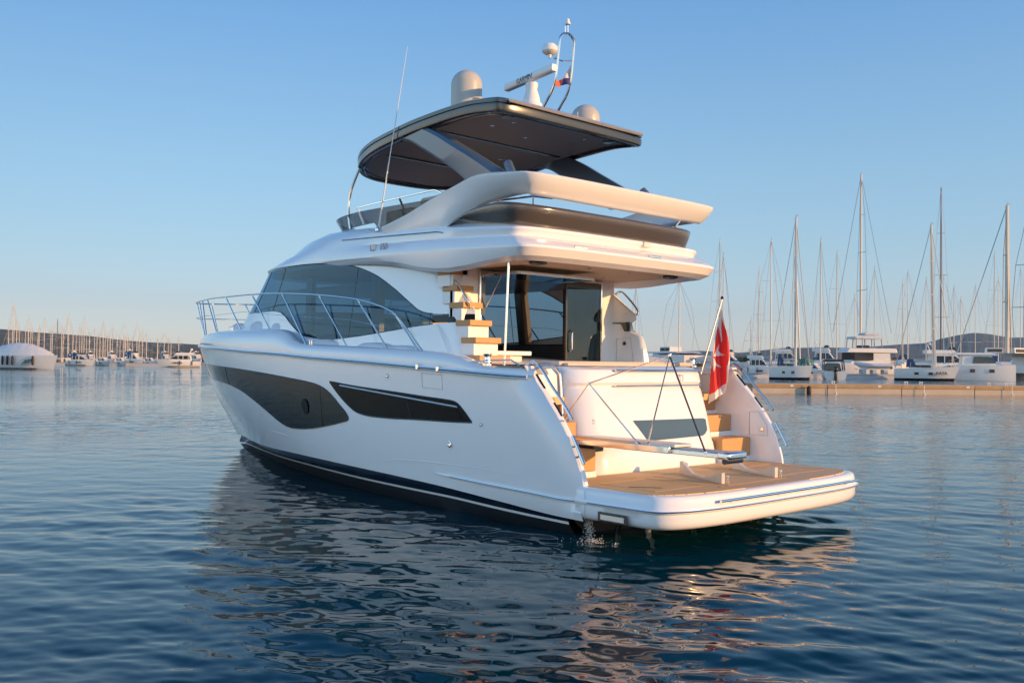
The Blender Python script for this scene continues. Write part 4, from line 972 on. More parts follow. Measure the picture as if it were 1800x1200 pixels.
def ens(a, b):
    dep = .05*math.sin(a*26+b*1.1)+.025*math.sin(a*55+b*3)
    k = min(1, max(0, -b/.6)); p = staff_top+Vector((0, 0, -.02))+ea*a*1.0+Vector((0, 0, b))
    return p-Vector((CD.x, CD.y, 0))*dep*k
ens_o = cloth('ensign_flag', out_, [(1, red_), (0, fold), (0, cr1), (0, cr2)], [WHTF, REDF], ens, .0055)
md = ens_o.modifiers.new('s', 'SOLIDIFY'); md.thickness = .004
tag(ens_o, 'red flag with white border and white cross, hanging limp from the yacht stern staff', 'flag')
# courtesy flag between the legs of the mast hoop
S2 = 1/107.0
def g2(px, py): return ((px-1012)*S2, (98-py)*S2)
o2 = [g2(*q) for q in [(1011, 98), (1004, 112), (998, 122), (985, 126), (984, 136), (992, 136), (995, 133), (1012, 132)]]
rd = [g2(*q) for q in [(1012, 97), (1004, 112), (998, 122), (985, 126), (984, 137), (993, 136), (999, 122), (1007, 108), (1011, 100)]]
bl = [g2(*q) for q in [(999, 122), (1012, 120), (1012, 133), (994, 134)]]
h0 = Vector((3.99, -.17, HTZ(4.3)+.86))
def crt(a, b): return h0+ea*a+Vector((0, 0, b))-Vector((CD.x, CD.y, 0))*.02*math.sin(a*30+b*9)
cf = cloth('courtesy_flag', o2, [(1, rd), (2, bl)], [WHTF, ORGF, BLUF], crt, .0055)
md = cf.modifiers.new('s', 'SOLIDIFY'); md.thickness = .003
tag(cf, 'small red, white and blue flag tied on the light mast of the yacht', 'flag')
# ================================================================ THE MARINA
RV = Vector((math.sin(YAW), -math.cos(YAW), 0))          # to the right across the view
FV = Vector((CD.x, CD.y, 0)).normalized()                # away from the camera
RZ0 = YAW-math.pi/2
FWHITE = mat('far_gelcoat', (.72, .70, .66), .3, coat=.2)
FGREY = mat('far_gelcoat_grey', (.50, .52, .54), .35)
FDARK = mat('far_dark_glass', (.015, .018, .022), .12)
FMAST = mat('far_mast', (.66, .60, .50), .45)
FMASTD = mat('dark_carbon_mast', (.10, .055, .05), .4)
FWIRE = mat('rigging_wire', (.30, .30, .30), .5)
FBAG = mat('sail_bag', (.34, .33, .30), .8, var=(2, .2))
FBLUE = mat('blue_canvas', (.05, .08, .16), .8)
FGREEN = mat('green_canvas', (.03, .16, .12), .8)
FRED = mat('red_canvas', (.5, .05, .04), .8)
SHRINK = mat('shrink_wrap', (.72, .69, .66), .5, bump=(1.2, .5, .15))
TUBEG = mat('dinghy_tube', (.62, .64, .68), .55)

def hull_mb(L, B, H0, H1, rake=.10, tw=.80, n=22):
    m = MB(); rows = []
    for i in range(n+1):
        t = i/n; b = B/2*(1-max(0, (t-.35)/.65)**2.3)*(tw+(1-tw)*min(1, t/.35)); H = H0+(H1-H0)*t**1.5
        row = []
        for k, (zf, wf) in enumerate(((-.25, .55), (0, .80), (.12, .90), (.5, .97), (.9, 1.0), (1.0, 1.0), (1.0, .86))):
            z = zf*H if zf > 0 else zf*1.2
            x = -L/2+L*t+rake*L*t**4*(zf if zf > 0 else zf*.6)
            row.append((x, max(.02, b*wf), z))
        rows.append(row)
    full = [r+[(x, -y, z) for x, y, z in r[::-1]] for r in rows]
    m.grid(full); k = len(full[0]); m.f.append(tuple(range(k))); m.m.append(0)
    return m
def trunk(m, x0, x1, w0, w1, z0, z1, s0=.5, s1=1.0, tw=.8, mi=0):
    """cabin block with sloping ends and sides"""
    a = [(x0, w0/2, z0), (x1, w1/2, z0), (x1, -w1/2, z0), (x0, -w0/2, z0)]
    b = [(x0+s0, w0/2*tw, z1), (x1-s1, w1/2*tw, z1), (x1-s1, -w1/2*tw, z1), (x0+s0, -w0/2*tw, z1)]
    return m.prism(a, b, mi)

def rig(root, x, H, z0, r, mm, beam, L, spread=2, wires=True, lean=0.0):
    top = (x-lean, 0, H)
    ms = MB().tube([(x, 0, z0), (x-lean*.5, 0, (H+z0)/2), top], [r, r*.95, r*.7], 8).build('mast', mm, root)
    MB().tube([top, (x-lean, 0, H+.5)], .03, 5).tube([(x-lean, 0, H+.05), (x-lean+.35, 0, H+.25)], .03, 5).build('wind_vane', FWIRE, ms)
    sp = []
    for k in range(spread):
        f = (k+1)/(spread+1)*.95+.03; z = z0+(H-z0)*f; w = beam*.55*(1-.25*k); xx = x-lean*f
        MB().tube([(xx-.25, w, z+.05), (xx, 0, z), (xx-.25, -w, z+.05)], r*.28, 5).build('spreader', mm, root); sp.append((xx-.25, w, z))
    if wires:
        wr = .022*max(1, r/.12)
        for s in (1, -1):
            MB().tube([(x-.3, s*beam*.45, z0)]+[(a, s*b, c) for a, b, c in sp]+[(x-lean, 0, H-.3)], wr, 4).build('shroud', FWIRE, root)
        MB().tube([(x-lean, 0, H-.2), (L*.52, 0, z0)], wr*1.3, 4).build('forestay', FWIRE, root)
        MB().tube([(x-lean, 0, H-.1), (-L*.48, 0, z0)], wr, 4).build('backstay', FWIRE, root)

def sailboat(px, wl, mast_top, wpx=60, deck=22, ang=30, mast_px=None, mm=None, bag=None, r=None, spread=2, lean=0, label=None, group=None, hullm=None, full=True, d=None):
    d = d or wl_dist(px, wl); k = d/F_PX; p = at(px, d); a = R(ang)
    L = wpx*k/(abs(math.cos(a))+.28*abs(math.sin(a))); B = L*.30; H = deck*k
    root = empty('sailboat', p, RZ0-a)
    hull_mb(L, B, H*.9, H*1.08).build('hull', hullm or FWHITE, root)
    m = MB(); trunk(m, -L*.25, L*.22, B*.6, B*.42, H*.85, H*1.3, .3*k*10, L*.08); cb = m.build('cabin', FWHITE, root)
    if full:
        for s in (1, -1):
            for xx in (-.12, .12): MB().box(L*xx-L*.035, L*xx+L*.035, min(s*B*.47, s*B*.52), max(s*B*.47, s*B*.52), H*.45, H*.63).build('hull_port', FDARK, root)
        MB().box(-L*.2, L*.12, -B*.275, B*.275, H*1.0, H*1.17).build('cabin_window', FDARK, cb)
        bs = hull_mb(L*1.003, B*1.012, H*.16, H*.19, rake=.02); bs.build('boot_stripe', NAVY, root)
        sh = MB(); trunk(sh, -L*.30, -L*.12, B*.6, B*.55, H*1.0, H*1.62, L*.02, L*.06, .85); sh.build('sprayhood', FBLUE, root)
        for s in (1, -1):
            for xx in (-.38, -.22, -.06, .1, .24): MB().tube([(L*xx, s*B*.47*(1-max(0, (xx-.1)/.42)**2), H*.95), (L*xx, s*B*.47*(1-max(0, (xx-.1)/.42)**2), H*1.38)], .025, 4).build('stanchion', FWIRE, root)
        MB().tube([(-L*.49, B*.4, H*.95), (-L*.49, B*.4, H*1.5), (-L*.49, -B*.4, H*1.5), (-L*.49, -B*.4, H*.95)], .03, 4).build('pushpit', FWIRE, root)
        MB().tube([(L*.5, B*.05, H*1.5), (L*.42, B*.2, H*1.5), (L*.40, B*.2, H)], .03, 5).tube([(L*.5, -B*.05, H*1.5), (L*.42, -B*.2, H*1.5), (L*.40, -B*.2, H)], .03, 5).build('pulpit', FWIRE, root)
        MB().tube([(x, B*.47*(1-max(0, (x/L-.1)/.42)**2), H*1.38) for x in [L*(-.45+.1*i) for i in range(9)]], .02, 4).build('lifeline', FWIRE, root)
    mx = 0
    if mast_px is not None: mx = (mast_px-px)*k/max(.3, math.cos(a)); mx = max(-L*.35, min(L*.35, mx))
    top = (635.3+.01176*(px-900)-mast_top)*k+CAM.z
    r = r or .0014*d*.55
    rig(root, mx, top, H, r, mm or FMAST, B, L, spread, True, lean*k)
    if bag:
        MB().tube([(mx-.2, 0, H*1.55), (mx-L*.15, 0, H*1.62), (mx-L*.42, 0, H*1.45)], [B*.10, B*.12, B*.05], 8).build('boom_cover', bag, root)
    else:
        MB().tube([(mx, 0, H*1.5), (mx-L*.4, 0, H*1.45)], r*.8, 6).build('boom', FMAST, root)
    tag(root, label, 'sailboat', group)
    return root

def motorboat(px, wl, wpx, hpx, ang, label, group=None, fly=True, canvas=None, name='motor_cruiser', cat='motor boat', d=None, hull=None, dark=False):
    d = d or wl_dist(px, wl); k = d/F_PX; a = R(ang); L = wpx*k/(abs(math.cos(a))+.3*abs(math.sin(a))); B = L*.32; H = hpx*k*.42; T = hpx*k
    root = empty(name, at(px, d), RZ0-a)
    hull_mb(L, B, H*.8, H*1.1, rake=.12, tw=.9).build('hull', hull or FWHITE, root)
    MB().box(-L*.49, L*.3, -B*.46, B*.46, H*.10, H*.16).build('boot_line', FDARK, root)
    m = MB(); trunk(m, -L*.28, L*.34, B*.82, B*.5, H*.8, T*.72, L*.02, L*.22, .84); cb = m.build('cabin', FWHITE, root)
    m = MB(); trunk(m, -L*.24, L*.27, B*.85, B*.56, H*1.12, T*.66, L*.02, L*.16, .86); m.build('cabin_glass', FDARK, cb)
    for s in (1, -1):
        MB().box(-L*.05, L*.16, min(s*B*.44, s*B*.505), max(s*B*.44, s*B*.505), H*.52, H*.68).build('hull_window', FDARK, root)
    if fly:
        m = MB(); trunk(m, -L*.34, L*.16, B*.8, B*.6, T*.72, T*.84, L*.0, L*.07, .95); m.build('flybridge', FWHITE, root)
        m = MB(); trunk(m, -L*.02, L*.13, B*.6, B*.5, T*.84, T*.93, L*.04, L*.03, .9); m.build('windshield', FDARK, root)
        MB().tube([(-L*.22, B*.38, T*.8), (-L*.27, B*.33, T*1.0), (-L*.27, -B*.33, T*1.0), (-L*.22, -B*.38, T*.8)], .10*L/12, 6).build('radar_arch', FWHITE, root)
        MB().lathe([(.3, 0), (.34, .12), (.28, .3), (.01, .42)], c=(-L*.27, 0, T*1.0), n=12).build('radar_dome', FWHITE, root)
    if canvas:
        m = MB(); trunk(m, -L*.42, -L*.02, B*.8, B*.8, T*.60, T*.92, L*.05, L*.05, .9); m.build('canvas_cover', canvas, root)
    for s in (1, -1):
        for xx in (-.2, -.07, .05): MB().box(L*xx-L*.006, L*xx+L*.006, min(s*B*.36, s*B*.44), max(s*B*.36, s*B*.44), H*1.1, T*.7).build('window_post', FWHITE, cb)
        for xx in (-.3, .0): MB().tube([(L*xx, s*B*.53, H*.9), (L*xx, s*B*.53, H*.3)], L*.012, 6).build('side_fender', RUBR if xx else FBLUE, root)
    MB().tube([(L*.50, 0, H*1.55), (L*.40, B*.2, H*1.5), (L*.2, B*.38, H*1.42), (L*.0, B*.46, H*1.3)], .03, 4).tube([(L*.50, 0, H*1.55), (L*.40, -B*.2, H*1.5), (L*.2, -B*.38, H*1.42), (L*.0, -B*.46, H*1.3)], .03, 4).build('bow_rail', FWIRE, root)
    tag(root, label, cat, group); return root

# ---- left side: the covered yacht, the row of cruisers, the forest of masts
d = wl_dist(55, 648.5); k = d/F_PX; a = R(22); L = 150*k/(math.cos(a)+.3*math.sin(a)); B = L*.27
cy = empty('covered_yacht', at(42, d), RZ0-a)
hull_mb(L, B, 24*k, 25*k, rake=.06, tw=.95).build('hull', FWHITE, cy)
rows = []
for i in range(25):
    t = i/24; x = -L*.49+L*.99*t; b = B*.5*(1-max(0, (t-.35)/.65)**2.3)*1.01; hgt = 24*k+22*k*math.sin(math.pi*(.14+.84*t))**.85
    rows.append([(x, b*math.cos(q), 23*k+(hgt-23*k)*max(0, 1-abs(math.cos(q))**2.1)*(1+.025*math.sin(i*2.1))) for q in [math.pi*j/12 for j in range(13)]])
MB().grid(rows).build('shrink_wrap_cover', SHRINK, cy, angle=60)
MB().box(-L*.49, L*.3, -B*.505, B*.505, 1.0*k, 2.2*k).build('boot_line', ANTIF, cy)
for s in (-1, 1):
    MB().prism([(L*.12, s*B*.49, 8*k), (L*.24, s*B*.475, 14*k), (L*.30, s*B*.44, 18*k), (L*.18, s*B*.48, 16*k)], [(L*.12, s*B*.515, 8*k), (L*.24, s*B*.50, 14*k), (L*.30, s*B*.465, 18*k), (L*.18, s*B*.505, 16*k)]).build('hull_window', FDARK, cy)
tag(cy, 'large motor yacht wrapped in a white winter cover, moored at the left edge', 'motor yacht')
Mx = Matrix.Translation(cy.location) @ Matrix.Rotation(RZ0-a, 4, 'Z')
for xx, nm in ((-.17, 'leftmost'), (-.09, 'second from the left'), (-.01, 'third from the left'), (.27, 'rightmost, near the bow')):
    t = (xx+.49)/.99; y = -B*.5*(1-max(0, (t-.35)/.65)**2.3)-.25
    q = Mx @ Vector((L*xx, y, 7*k))
    o = empty('fender', q)
    MB().lathe([(.05, 0), (.15, .12), (.18, .4), (.18, 1.2), (.14, 1.45), (.05, 1.55)], n=12).build('fender_body', RUBR, o)
    MB().tube([(0, 0, 1.5), (0, 0, 15*k)], .03, 4).build('fender_line', FWIRE, o)
    tag(o, 'black fender on the wrapped yacht, '+nm+' of its four', 'fender', 'fenders of the wrapped yacht')

L_ = [(142, 642.5, 56, 24, 18, 'white cruiser with blue cover, first in the row right of the wrapped yacht', FBLUE, True),
      (182, 642.5, 38, 20, 40, 'cream cruiser without flybridge, second in the row right of the wrapped yacht', None, False),
      (213, 642.5, 32, 19, 40, 'low open cruiser, third in the row right of the wrapped yacht', None, False),
      (236, 642.5, 46, 27, 32, 'cruiser with big dark wraparound windshield, tallest of the left row', FBLUE, True),
      (264, 642.0, 34, 18, 38, 'small white cruiser at the right end of the left row', None, False),
      (318, 645.0, 70, 30, 180-14, 'white cruiser with swept cabin and arch, just left of the yacht bow', None, True)]
for px, wl, wp, hp_, ag, lb, cv, fy in L_:
    if ag > 90: motorboat(px, wl, wp, hp_, ag, lb, None, fy, cv)
    else: motorboat(px, wl, wp, hp_, ag, lb, 'cruisers moored in the row at left', fy, cv)
for px, cv in ((160, FBLUE), (198, None), (292, FBLUE), (347, None), (10, None)):
    motorboat(px, 640.5 if px > 20 else 646, 36, 22, 60, {160: 'dark canopied cruiser half hidden behind the left row', 198: 'cruiser bow peeping between two boats of the left row', 292: 'blue canopied cruiser behind the gap in the left row', 347: 'white cruiser partly hidden by the bow of the yacht', 10: 'white boat at the far left edge beside the wrapped yacht'}[px], None, True, cv)

masts = [(22.8, 534), (25, 537), (29.6, 560), (16.5, 577), (35, 577), (46, 580), (50, 556), (54.5, 575), (58, 582), (70, 572), (67, 580), (78, 557), (92, 570), (89, 578), (101, 561), (108, 572), (111, 576), (120, 556), (122, 553), (129, 585), (135, 585), (141, 572), (145, 578), (148, 555), (157, 582), (152, 586), (166, 577), (177, 586), (182, 565), (186, 584), (194, 580), (198, 573), (206, 585), (218, 567), (221, 590), (225, 590), (234, 592), (242, 567), (251, 577), (258, 584), (245, 594), (277, 594), (290, 585), (296, 594), (302, 598), (314, 592), (171, 590), (190, 593), (212, 593), (228, 596)]
special = {22.8: 'sailboat with the tallest mast at far left, behind the wrapped yacht', 101: 'sailboat with a dark slim mast in the left marina', 50: 'sailboat with a thick pale mast rising behind the top of the wrapped yacht', 314: 'sailboat farthest right in the left marina, beside the yacht bow'}
protos = {}
for px, top in masts:
    dd = 290+rnd.random()*90; k = dd/F_PX
    H = (635.3+.01176*(px-900)-top)*k+CAM.z; L = 11+rnd.random()*3; dark = px == 101
    key = (int(H/2.2), dark)
    if key not in protos:
        root = empty('sailboat', at(px, dd), RZ0-R(60+rnd.random()*40))
        hull_mb(L, L*.3, 1.2, 1.5).build('hull', FWHITE, root)
        m = MB(); trunk(m, -L*.2, L*.2, L*.18, L*.12, 1.2, 1.75, .3, 1.0); m.build('cabin', FWHITE, root)
        rig(root, .5, H, 1.3, .115 if px != 50 else .22, FMASTD if dark else FMAST, L*.3, L, 2)
        MB().tube([(.5, 0, 2.2), (-L*.35, 0, 2.1)], .16, 6).build('boom_cover', [FBAG, FBLUE, FWHITE][rnd.randrange(3)], root)
        protos[key] = (root, H)
        c = root
    else:
        src, H0 = protos[key]; c = copy_tree(src); c.location = at(px, dd); c.rotation_euler = (0, 0, RZ0-R(60+rnd.random()*40)); c.scale = (1, 1, H/H0)
    tag(c, special.get(px, 'pale masted sailboat in the crowded marina left of the yacht, hull hidden behind the cruisers'), 'sailboat', 'sailboats of the left marina' if px not in special else None)

# ---- right side
def blockboat(name, px, wl, parts, ang, label, cat='motor boat', group=None, d=None):
    d = d or wl_dist(px, wl); k = d/F_PX; root = empty(name, at(px, d), RZ0-R(ang))
    tag(root, label, cat, group); return root, k
sailboat(1388, 667, 381, 68, 24, 28, 1397, FMAST, None, .20, 3, 0, 'white sailboat with pale lit bow and two small square ports, bow to the right')
sailboat(1402, 662, 436, 40, 22, 40, 1406, FMAST, FBAG, .14, 2, 10, 'sailboat with a raked white mast and grey sail bag just behind the pale bowed sailboat')
s2 = sailboat(1624, 668.5, 395, 98, 23, 24, 1640, FMAST, None, .22, 3, 6, 'white sailboat with black rectangular ports and dark lettering on the bow, bow to the right')
k = wl_dist(1624, 668.5)/F_PX; Ls = 98*k/(math.cos(R(24))+.28*math.sin(R(24))); Bs = Ls*.3
text_mesh('KATA', .62, Matrix.Translation((Ls*.30, -Bs*.455, 13*k)) @ Matrix.Rotation(R(17), 4, 'Z') @ Matrix.Rotation(math.pi/2, 4, 'X'), 'lettering', FDARK, s2, .12)

def catamaran(px, wl, wpx, ang, top_y, mast_top, label, mast_px, r, roofm=None, deck=29, sideglass=True):
    d = wl_dist(px, wl); k = d/F_PX; a = R(ang); L = wpx*k/(math.cos(a)+.2*math.sin(a)); B = L*.52; H = deck*k
    root = empty('catamaran', at(px, d), RZ0-a)
    for s in (1, -1):
        h = hull_mb(L, L*.15, H*.92, H*1.0, rake=.0, tw=.85); h.v = [(x, y+s*B*.38, z) for x, y, z in h.v]; hh_ = h.build('hull', FWHITE, root)
        for xx in (-.22, .10): MB().box(L*xx-L*.04, L*xx+L*.04, s*B*.38-L*.08, s*B*.38+L*.08, H*.52, H*.72).build('hull_port', FDARK, hh_)
    MB().box(-L*.42, L*.30, -B*.32, B*.32, H*.55, H*.98).build('bridge_deck', FWHITE, root)
    Z = (635.3+.01176*(px-900)-top_y)*k+CAM.z
    m = MB(); trunk(m, -L*.38, L*.20, B*.72, B*.5, H*.95, Z*.93, .2, L*.08, .93); cb = m.build('saloon', FWHITE, root)
    m = MB(); trunk(m, -L*.20, L*.19, B*.76, B*.54, H*1.08, Z*.86, .2, L*.05, .95); m.build('saloon_glass', FDARK, cb)
    m = MB(); trunk(m, -L*.50, L*.22, B*.84, B*.6, Z*.92, Z, .3, L*.05, .92); m.build('roof', roofm or FWHITE, root)
    mx = (mast_px-px)*k/math.cos(a)
    rig(root, mx, (635.3+.01176*(px-900)-mast_top)*k+CAM.z, Z, r, FMAST, B*.7, L*.9, 2)
    m = MB(); trunk(m, mx-L*.36, mx-L*.08, B*.30, B*.3, Z, Z+9*k, .1, .1, .95); bb = m.build('helm_canopy', FWHITE, root)
    MB().box(mx-L*.34, mx-L*.10, -B*.155, B*.155, Z+1.5*k, Z+7*k).build('canopy_window', FDARK, bb)
    tag(root, label, 'catamaran'); return root, k, L, B, H, Z
catamaran(1728, 669.5, 98, 16, 620, 361, 'white catamaran with tall straight bow and grey overhanging roof, right of the lettered sailboat', 1765, .34)
catamaran(1832, 668, 100, 150, 622, 389, 'catamaran cut off by the right edge of the photo', 1790, .28, deck=22)

# big power catamaran with flybridge, and the dinghy on its lift
d = wl_dist(1518, 662); k = d/F_PX; pc = empty('power_catamaran', at(1518, d), RZ0-math.pi+R(10)); L = 112*k; B = 50*k
def pz(y): return (635.3+.01176*(1518-900)-y)*k+CAM.z
for s in (1, -1):
    h = hull_mb(L, L*.16, 20*k, 25*k, rake=.02, tw=.9); h.v = [(x, y+s*B*.36, z) for x, y, z in h.v]; h.build('hull', FWHITE, pc)
MB().box(-L*.45, L*.3, -B*.36, B*.36, 10*k, 24*k).build('bridge_deck', FWHITE, pc)
m = MB(); trunk(m, -L*.36, L*.30, B*.82, B*.6, 22*k, pz(618), .2, L*.12, .97); sl_ = m.build('saloon', FWHITE, pc)
m = MB(); m.box(-L*.06, L*.26, -B*.425, B*.425, pz(633), pz(620)); m.build('saloon_window', FDARK, sl_)
m = MB(); trunk(m, -L*.46, L*.38, B*.96, B*.7, pz(620), pz(612), L*.02, L*.06, .96); m.build('flybridge_deck', FWHITE, pc, bevel=.15)
m = MB(); trunk(m, -L*.25, L*.22, B*.66, B*.6, pz(596), pz(592), .1, .1, .97); m.build('flybridge_roof', FGREY, pc)
m = MB(); trunk(m, -L*.22, L*.04, B*.5, B*.5, pz(589), pz(585), .3, .3, .9); m.build('roof_arch', FGREY, pc)
for x in (-.22, -.1, .1, .2):
    for s in (1, -1): MB().tube([(L*x*1.05, s*B*.33, pz(612)), (L*x, s*B*.3, pz(594))], .09, 5).build('roof_post', FWIRE, pc)
MB().box(-L*.05, L*.08, -B*.2, B*.2, pz(612), pz(607)).build('flybridge_bench', FDARK, pc)
rig(pc, L*.05, pz(305), pz(585), .24, FMAST, B*.6, L, 3)
tag(pc, 'large white catamaran with long dark saloon window, grey flybridge roof and the tallest mast', 'catamaran')
q = at(1535, d-12)
dg = empty('inflatable_dinghy', (q.x, q.y, 0), RZ0+math.pi-R(4)); kd = (d-12)/F_PX
zb = (635.3+.01176*(1535-900)-646)*kd+CAM.z
for s in (1, -1):
    MB().tube([(-30*kd, s*7*kd, zb+4*kd), (10*kd, s*7*kd, zb+4*kd), (24*kd, s*4.5*kd, zb+6*kd), (31*kd, 0, zb+8*kd)], [3.6*kd, 3.8*kd, 3.6*kd, 3*kd], 12).build('side_tube', TUBEG, dg)
m = MB(); trunk(m, -28*kd, 26*kd, 13*kd, 3*kd, zb+3*kd, zb-3*kd, 0, 5*kd, .5); m.build('keel', FWHITE, dg)
MB().box(-33*kd, -29*kd, -2*kd, 2*kd, zb-2*kd, zb+8*kd).build('outboard_motor', FDARK, dg, bevel=.1)
tag(dg, 'pale grey inflatable dinghy raised on a cradle in front of the flybridge catamaran', 'dinghy')
cr_ = empty('boat_cradle', (q.x, q.y, 0), RZ0)
for x in (-22, -3, 16):
    MB().box(x*kd, (x+7)*kd, -8*kd, 8*kd, .3, zb-3*kd).build('cradle_leg', FGREY, cr_, bevel=.05)
MB().box(-30*kd, 30*kd, -8*kd, 8*kd, zb-3.6*kd, zb-2*kd).build('cradle_bed', FWHITE, cr_)
tag(cr_, 'white boat lift cradle holding the pale inflatable dinghy', 'cradle')

motorboat(1664, 664, 110, 58, 8, 'long motor yacht with a curved roof over black side windows, behind the lettered sailboat', fly=True)
motorboat(1334, 663, 56, 46, 30, 'white trawler style boat with rows of side windows, nearest right of the stern flag')
g = motorboat(1428, 664, 50, 36, 60, 'white cruiser with a green awning between the pale bowed sailboat and the black speedboat', canvas=FGREEN, fly=False)
motorboat(1278, 655, 72, 44, 40, 'white motor boat with dark windows half hidden by the red flag', fly=True)
motorboat(1450, 655, 60, 52, 30, 'flybridge boat with grey enclosure standing behind the black canopied speedboat')
motorboat(1382, 652, 70, 46, 20, 'flybridge boat with glazed enclosure standing behind the pale bowed sailboat')
motorboat(1120, 650, 50, 50, 60, 'cruiser seen between the cockpit side and the gangway struts')
# catamaran with a grey sail bag behind the transom
catamaran(1197, 653, 70, 75, 618, 492, 'catamaran with a big grey sail bag, seen end on above the yacht transom', 1195, .2)
q = at(1193, wl_dist(1197, 653)-3); kk = wl_dist(1197, 653)/F_PX
# speedboat with outboard
d = wl_dist(1464, 666.5); k = d/F_PX; sb = empty('speedboat', at(1464, d), RZ0+R(80)); L = 50*k*1.3; B = 40*k
hull_mb(L, B, 14*k, 17*k, rake=.1, tw=.92).build('hull', FWHITE, sb)
MB().tube([(L*.0, B*.42, 16*k), (L*.05, B*.40, 32*k), (L*.05, 0, 34*k), (L*.05, -B*.40, 32*k), (0, -B*.42, 16*k)], 1.3*k, 6).tube([(-L*.3, B*.42, 16*k), (-L*.25, B*.40, 32*k), (-L*.25, 0, 34*k), (-L*.25, -B*.40, 32*k), (-L*.3, -B*.42, 16*k)], 1.3*k, 6).build('canopy_frame', BLACK, sb)
m = MB(); trunk(m, -L*.28, L*.3, B*.82, B*.7, 31*k, 35*k, .2, .8, .85); m.build('canopy_top', RUBR, sb)
m = MB(); trunk(m, L*.0, L*.25, B*.75, B*.6, 14*k, 28*k, .1, .8, .8); m.build('windshield', FDARK, sb)
MB().box(-L*.55, -L*.47, -2.6*k, 2.6*k, -2*k, 19*k).build('outboard_motor', BLACK, sb, bevel=.2)
MB().box(-L*.57, -L*.45, -4*k, 4*k, 13*k, 22*k).build('motor_cowl', BLACK, sb, bevel=.3)
tag(sb, 'speedboat with black canopy and black outboard motor, stern towards the pontoon', 'speedboat')

# further masts: (top x, top y, waterline column, dark, radius, label)
RM = [(1117, 504, 'sailboat whose mast shows just right of the cockpit corner', 1), (1264.5, 422, 'sailboat with the taller of the two masts above the stern flag', 1), (1271, 447, 'sailboat with the shorter of the two masts above the stern flag', 1),
      (1334, 470, 'sailboat with a grey mast left of the pale bowed sailboat', 1), (1355, 420, 'sailboat with a tall mast behind the trawler style boat', 1.3), (1442, 420, 'sailboat with a mast above the green awning cruiser', 1.3), (1471, 441, 'sailboat with a mast just left of the flybridge catamaran', 1.1),
      (1537, 470, 'sailboat with a mast behind the roof of the flybridge catamaran', 1), (1587, 493, 'sailboat with the left of two close thin masts right of the big catamaran', .9), (1596, 476, 'sailboat with the right of two close thin masts right of the big catamaran', 1),
      (1628, 489, 'sailboat with a thin mast left of the dark mast', 1), (1654, 329, 'sailboat with a very tall dark brown mast', 1.5), (1659, 485, 'sailboat with a short pale mast hugging the dark mast', 1), (1677, 503, 'sailboat with a mast over the roof of the long black windowed yacht', 1), (1689, 524, 'sailboat with the shortest mast in front of the mountain', .9), (1714.5, 501, 'sailboat with a mast in front of the mountain peak', 1),
      (1748, 443, 'sailboat with a mast just left of the thick catamaran mast', 1.1), (1755, 490, 'sailboat with a short mast close behind the thick catamaran mast', 1), (1794, 470, 'sailboat with a thin mast at the right edge of the photo', 1), (1320, 560, 'sailboat with a low mast left of the trawler style boat', .8), (1502, 520, 'sailboat with a low mast left of the tallest mast', .8)]
for i, (px, top, lb, rr) in enumerate(RM):
    sailboat(px, 656+(i % 3)*1.5, top, 46, 18, 60+(i*37) % 60, None, FMASTD if 'dark brown' in lb else FMAST, [FBAG, FBLUE, None, FBAG][i % 4], .105*rr*1.15, 2+(i % 2), 0, lb, None, None, False)

# floating pontoon
A_ = at(1322, wl_dist(1322, 690.3)); B_ = at(2150, wl_dist(2150, 697.5)); dv = (B_-A_); Lp = dv.length; ap = math.atan2(dv.y, dv.x)
CONC = mat('pontoon_concrete', (.50, .42, .33), .8, var=(.8, .2), bump=(6, .3, .02))
PWOOD = mat('pontoon_timber', (.40, .25, .12), .7, var=(1.5, .35))
po = empty('floating_pontoon', A_, ap)
for i in range(int(Lp/6)+1):
    x0 = i*6; MB().box(x0+.02, x0+5.97, -.06, 2.4, -.25, .42, T=None).build('concrete_float', CONC, po, bevel=.03)
    MB().box(x0+.01, x0+5.99, -.12, 2.46, .4205, .70).build('timber_fascia', PWOOD, po, bevel=.02)
MB().box(0, Lp, -.1, 2.44, .702, .73).build('walkway_deck', CONC, po)
for px in (1389, 1540, 1695):
    q = ((at(px, 74)-A_).dot(dv))/Lp
    q = (px-1322)/(2150-1322)*Lp*.985
    MB().box(q-.13, q+.13, -.14, -.12, .52, .66).build('number_plate', FWHITE, po)
for px in (1463, 1590, 1616, 1737, 1768, 1777):
    q = (px-1322)/(2150-1322)*Lp*.985
    b_ = MB().tube([(q-.09, .2, .73), (q-.09, .2, 1.0)], .035, 6).tube([(q+.09, .2, .73), (q+.09, .2, 1.0)], .035, 6).tube([(q-.16, .2, .93), (q+.16, .2, .93)], .03, 6).build('pontoon_cleat', FWHITE, po)
for px, nm in ((1463, 'leftmost'), (1616, 'middle'), (1771, 'rightmost')):
    q = (px-1322)/(2150-1322)*Lp*.985; P_ = A_+dv/Lp*q-FV*.4
    o = empty('mooring_line', P_)
    MB().tube([(0, 0, .75), (.02, .0, .3), (0, 0, .05)], .022, 5).build('rope', FWHITE, o)
    MB().lathe([(.01, -.1), (.09, -.03), (.09, .05), (.01, .12)], n=10).build('float', FWHITE, o)
    tag(o, 'white mooring line with small float hanging from the pontoon, '+nm+' of three', 'mooring line', 'mooring lines on the pontoon')
tag(po, 'long floating concrete pontoon with timber edge across the right side', 'pontoon')
q = (1417-1322)/(2150-1322)*Lp*.985; P_ = A_+dv/Lp*q-FV*.36
o = empty('fender', P_)
MB().lathe([(.03, .02), (.12, .08), (.155, .2), (.155, .55), (.10, .62), (.04, .66)], n=16, T=Matrix.Translation((0, 0, -.18)) @ Matrix.Scale(1.15, 4)).build('fender_body', RUBR, o)
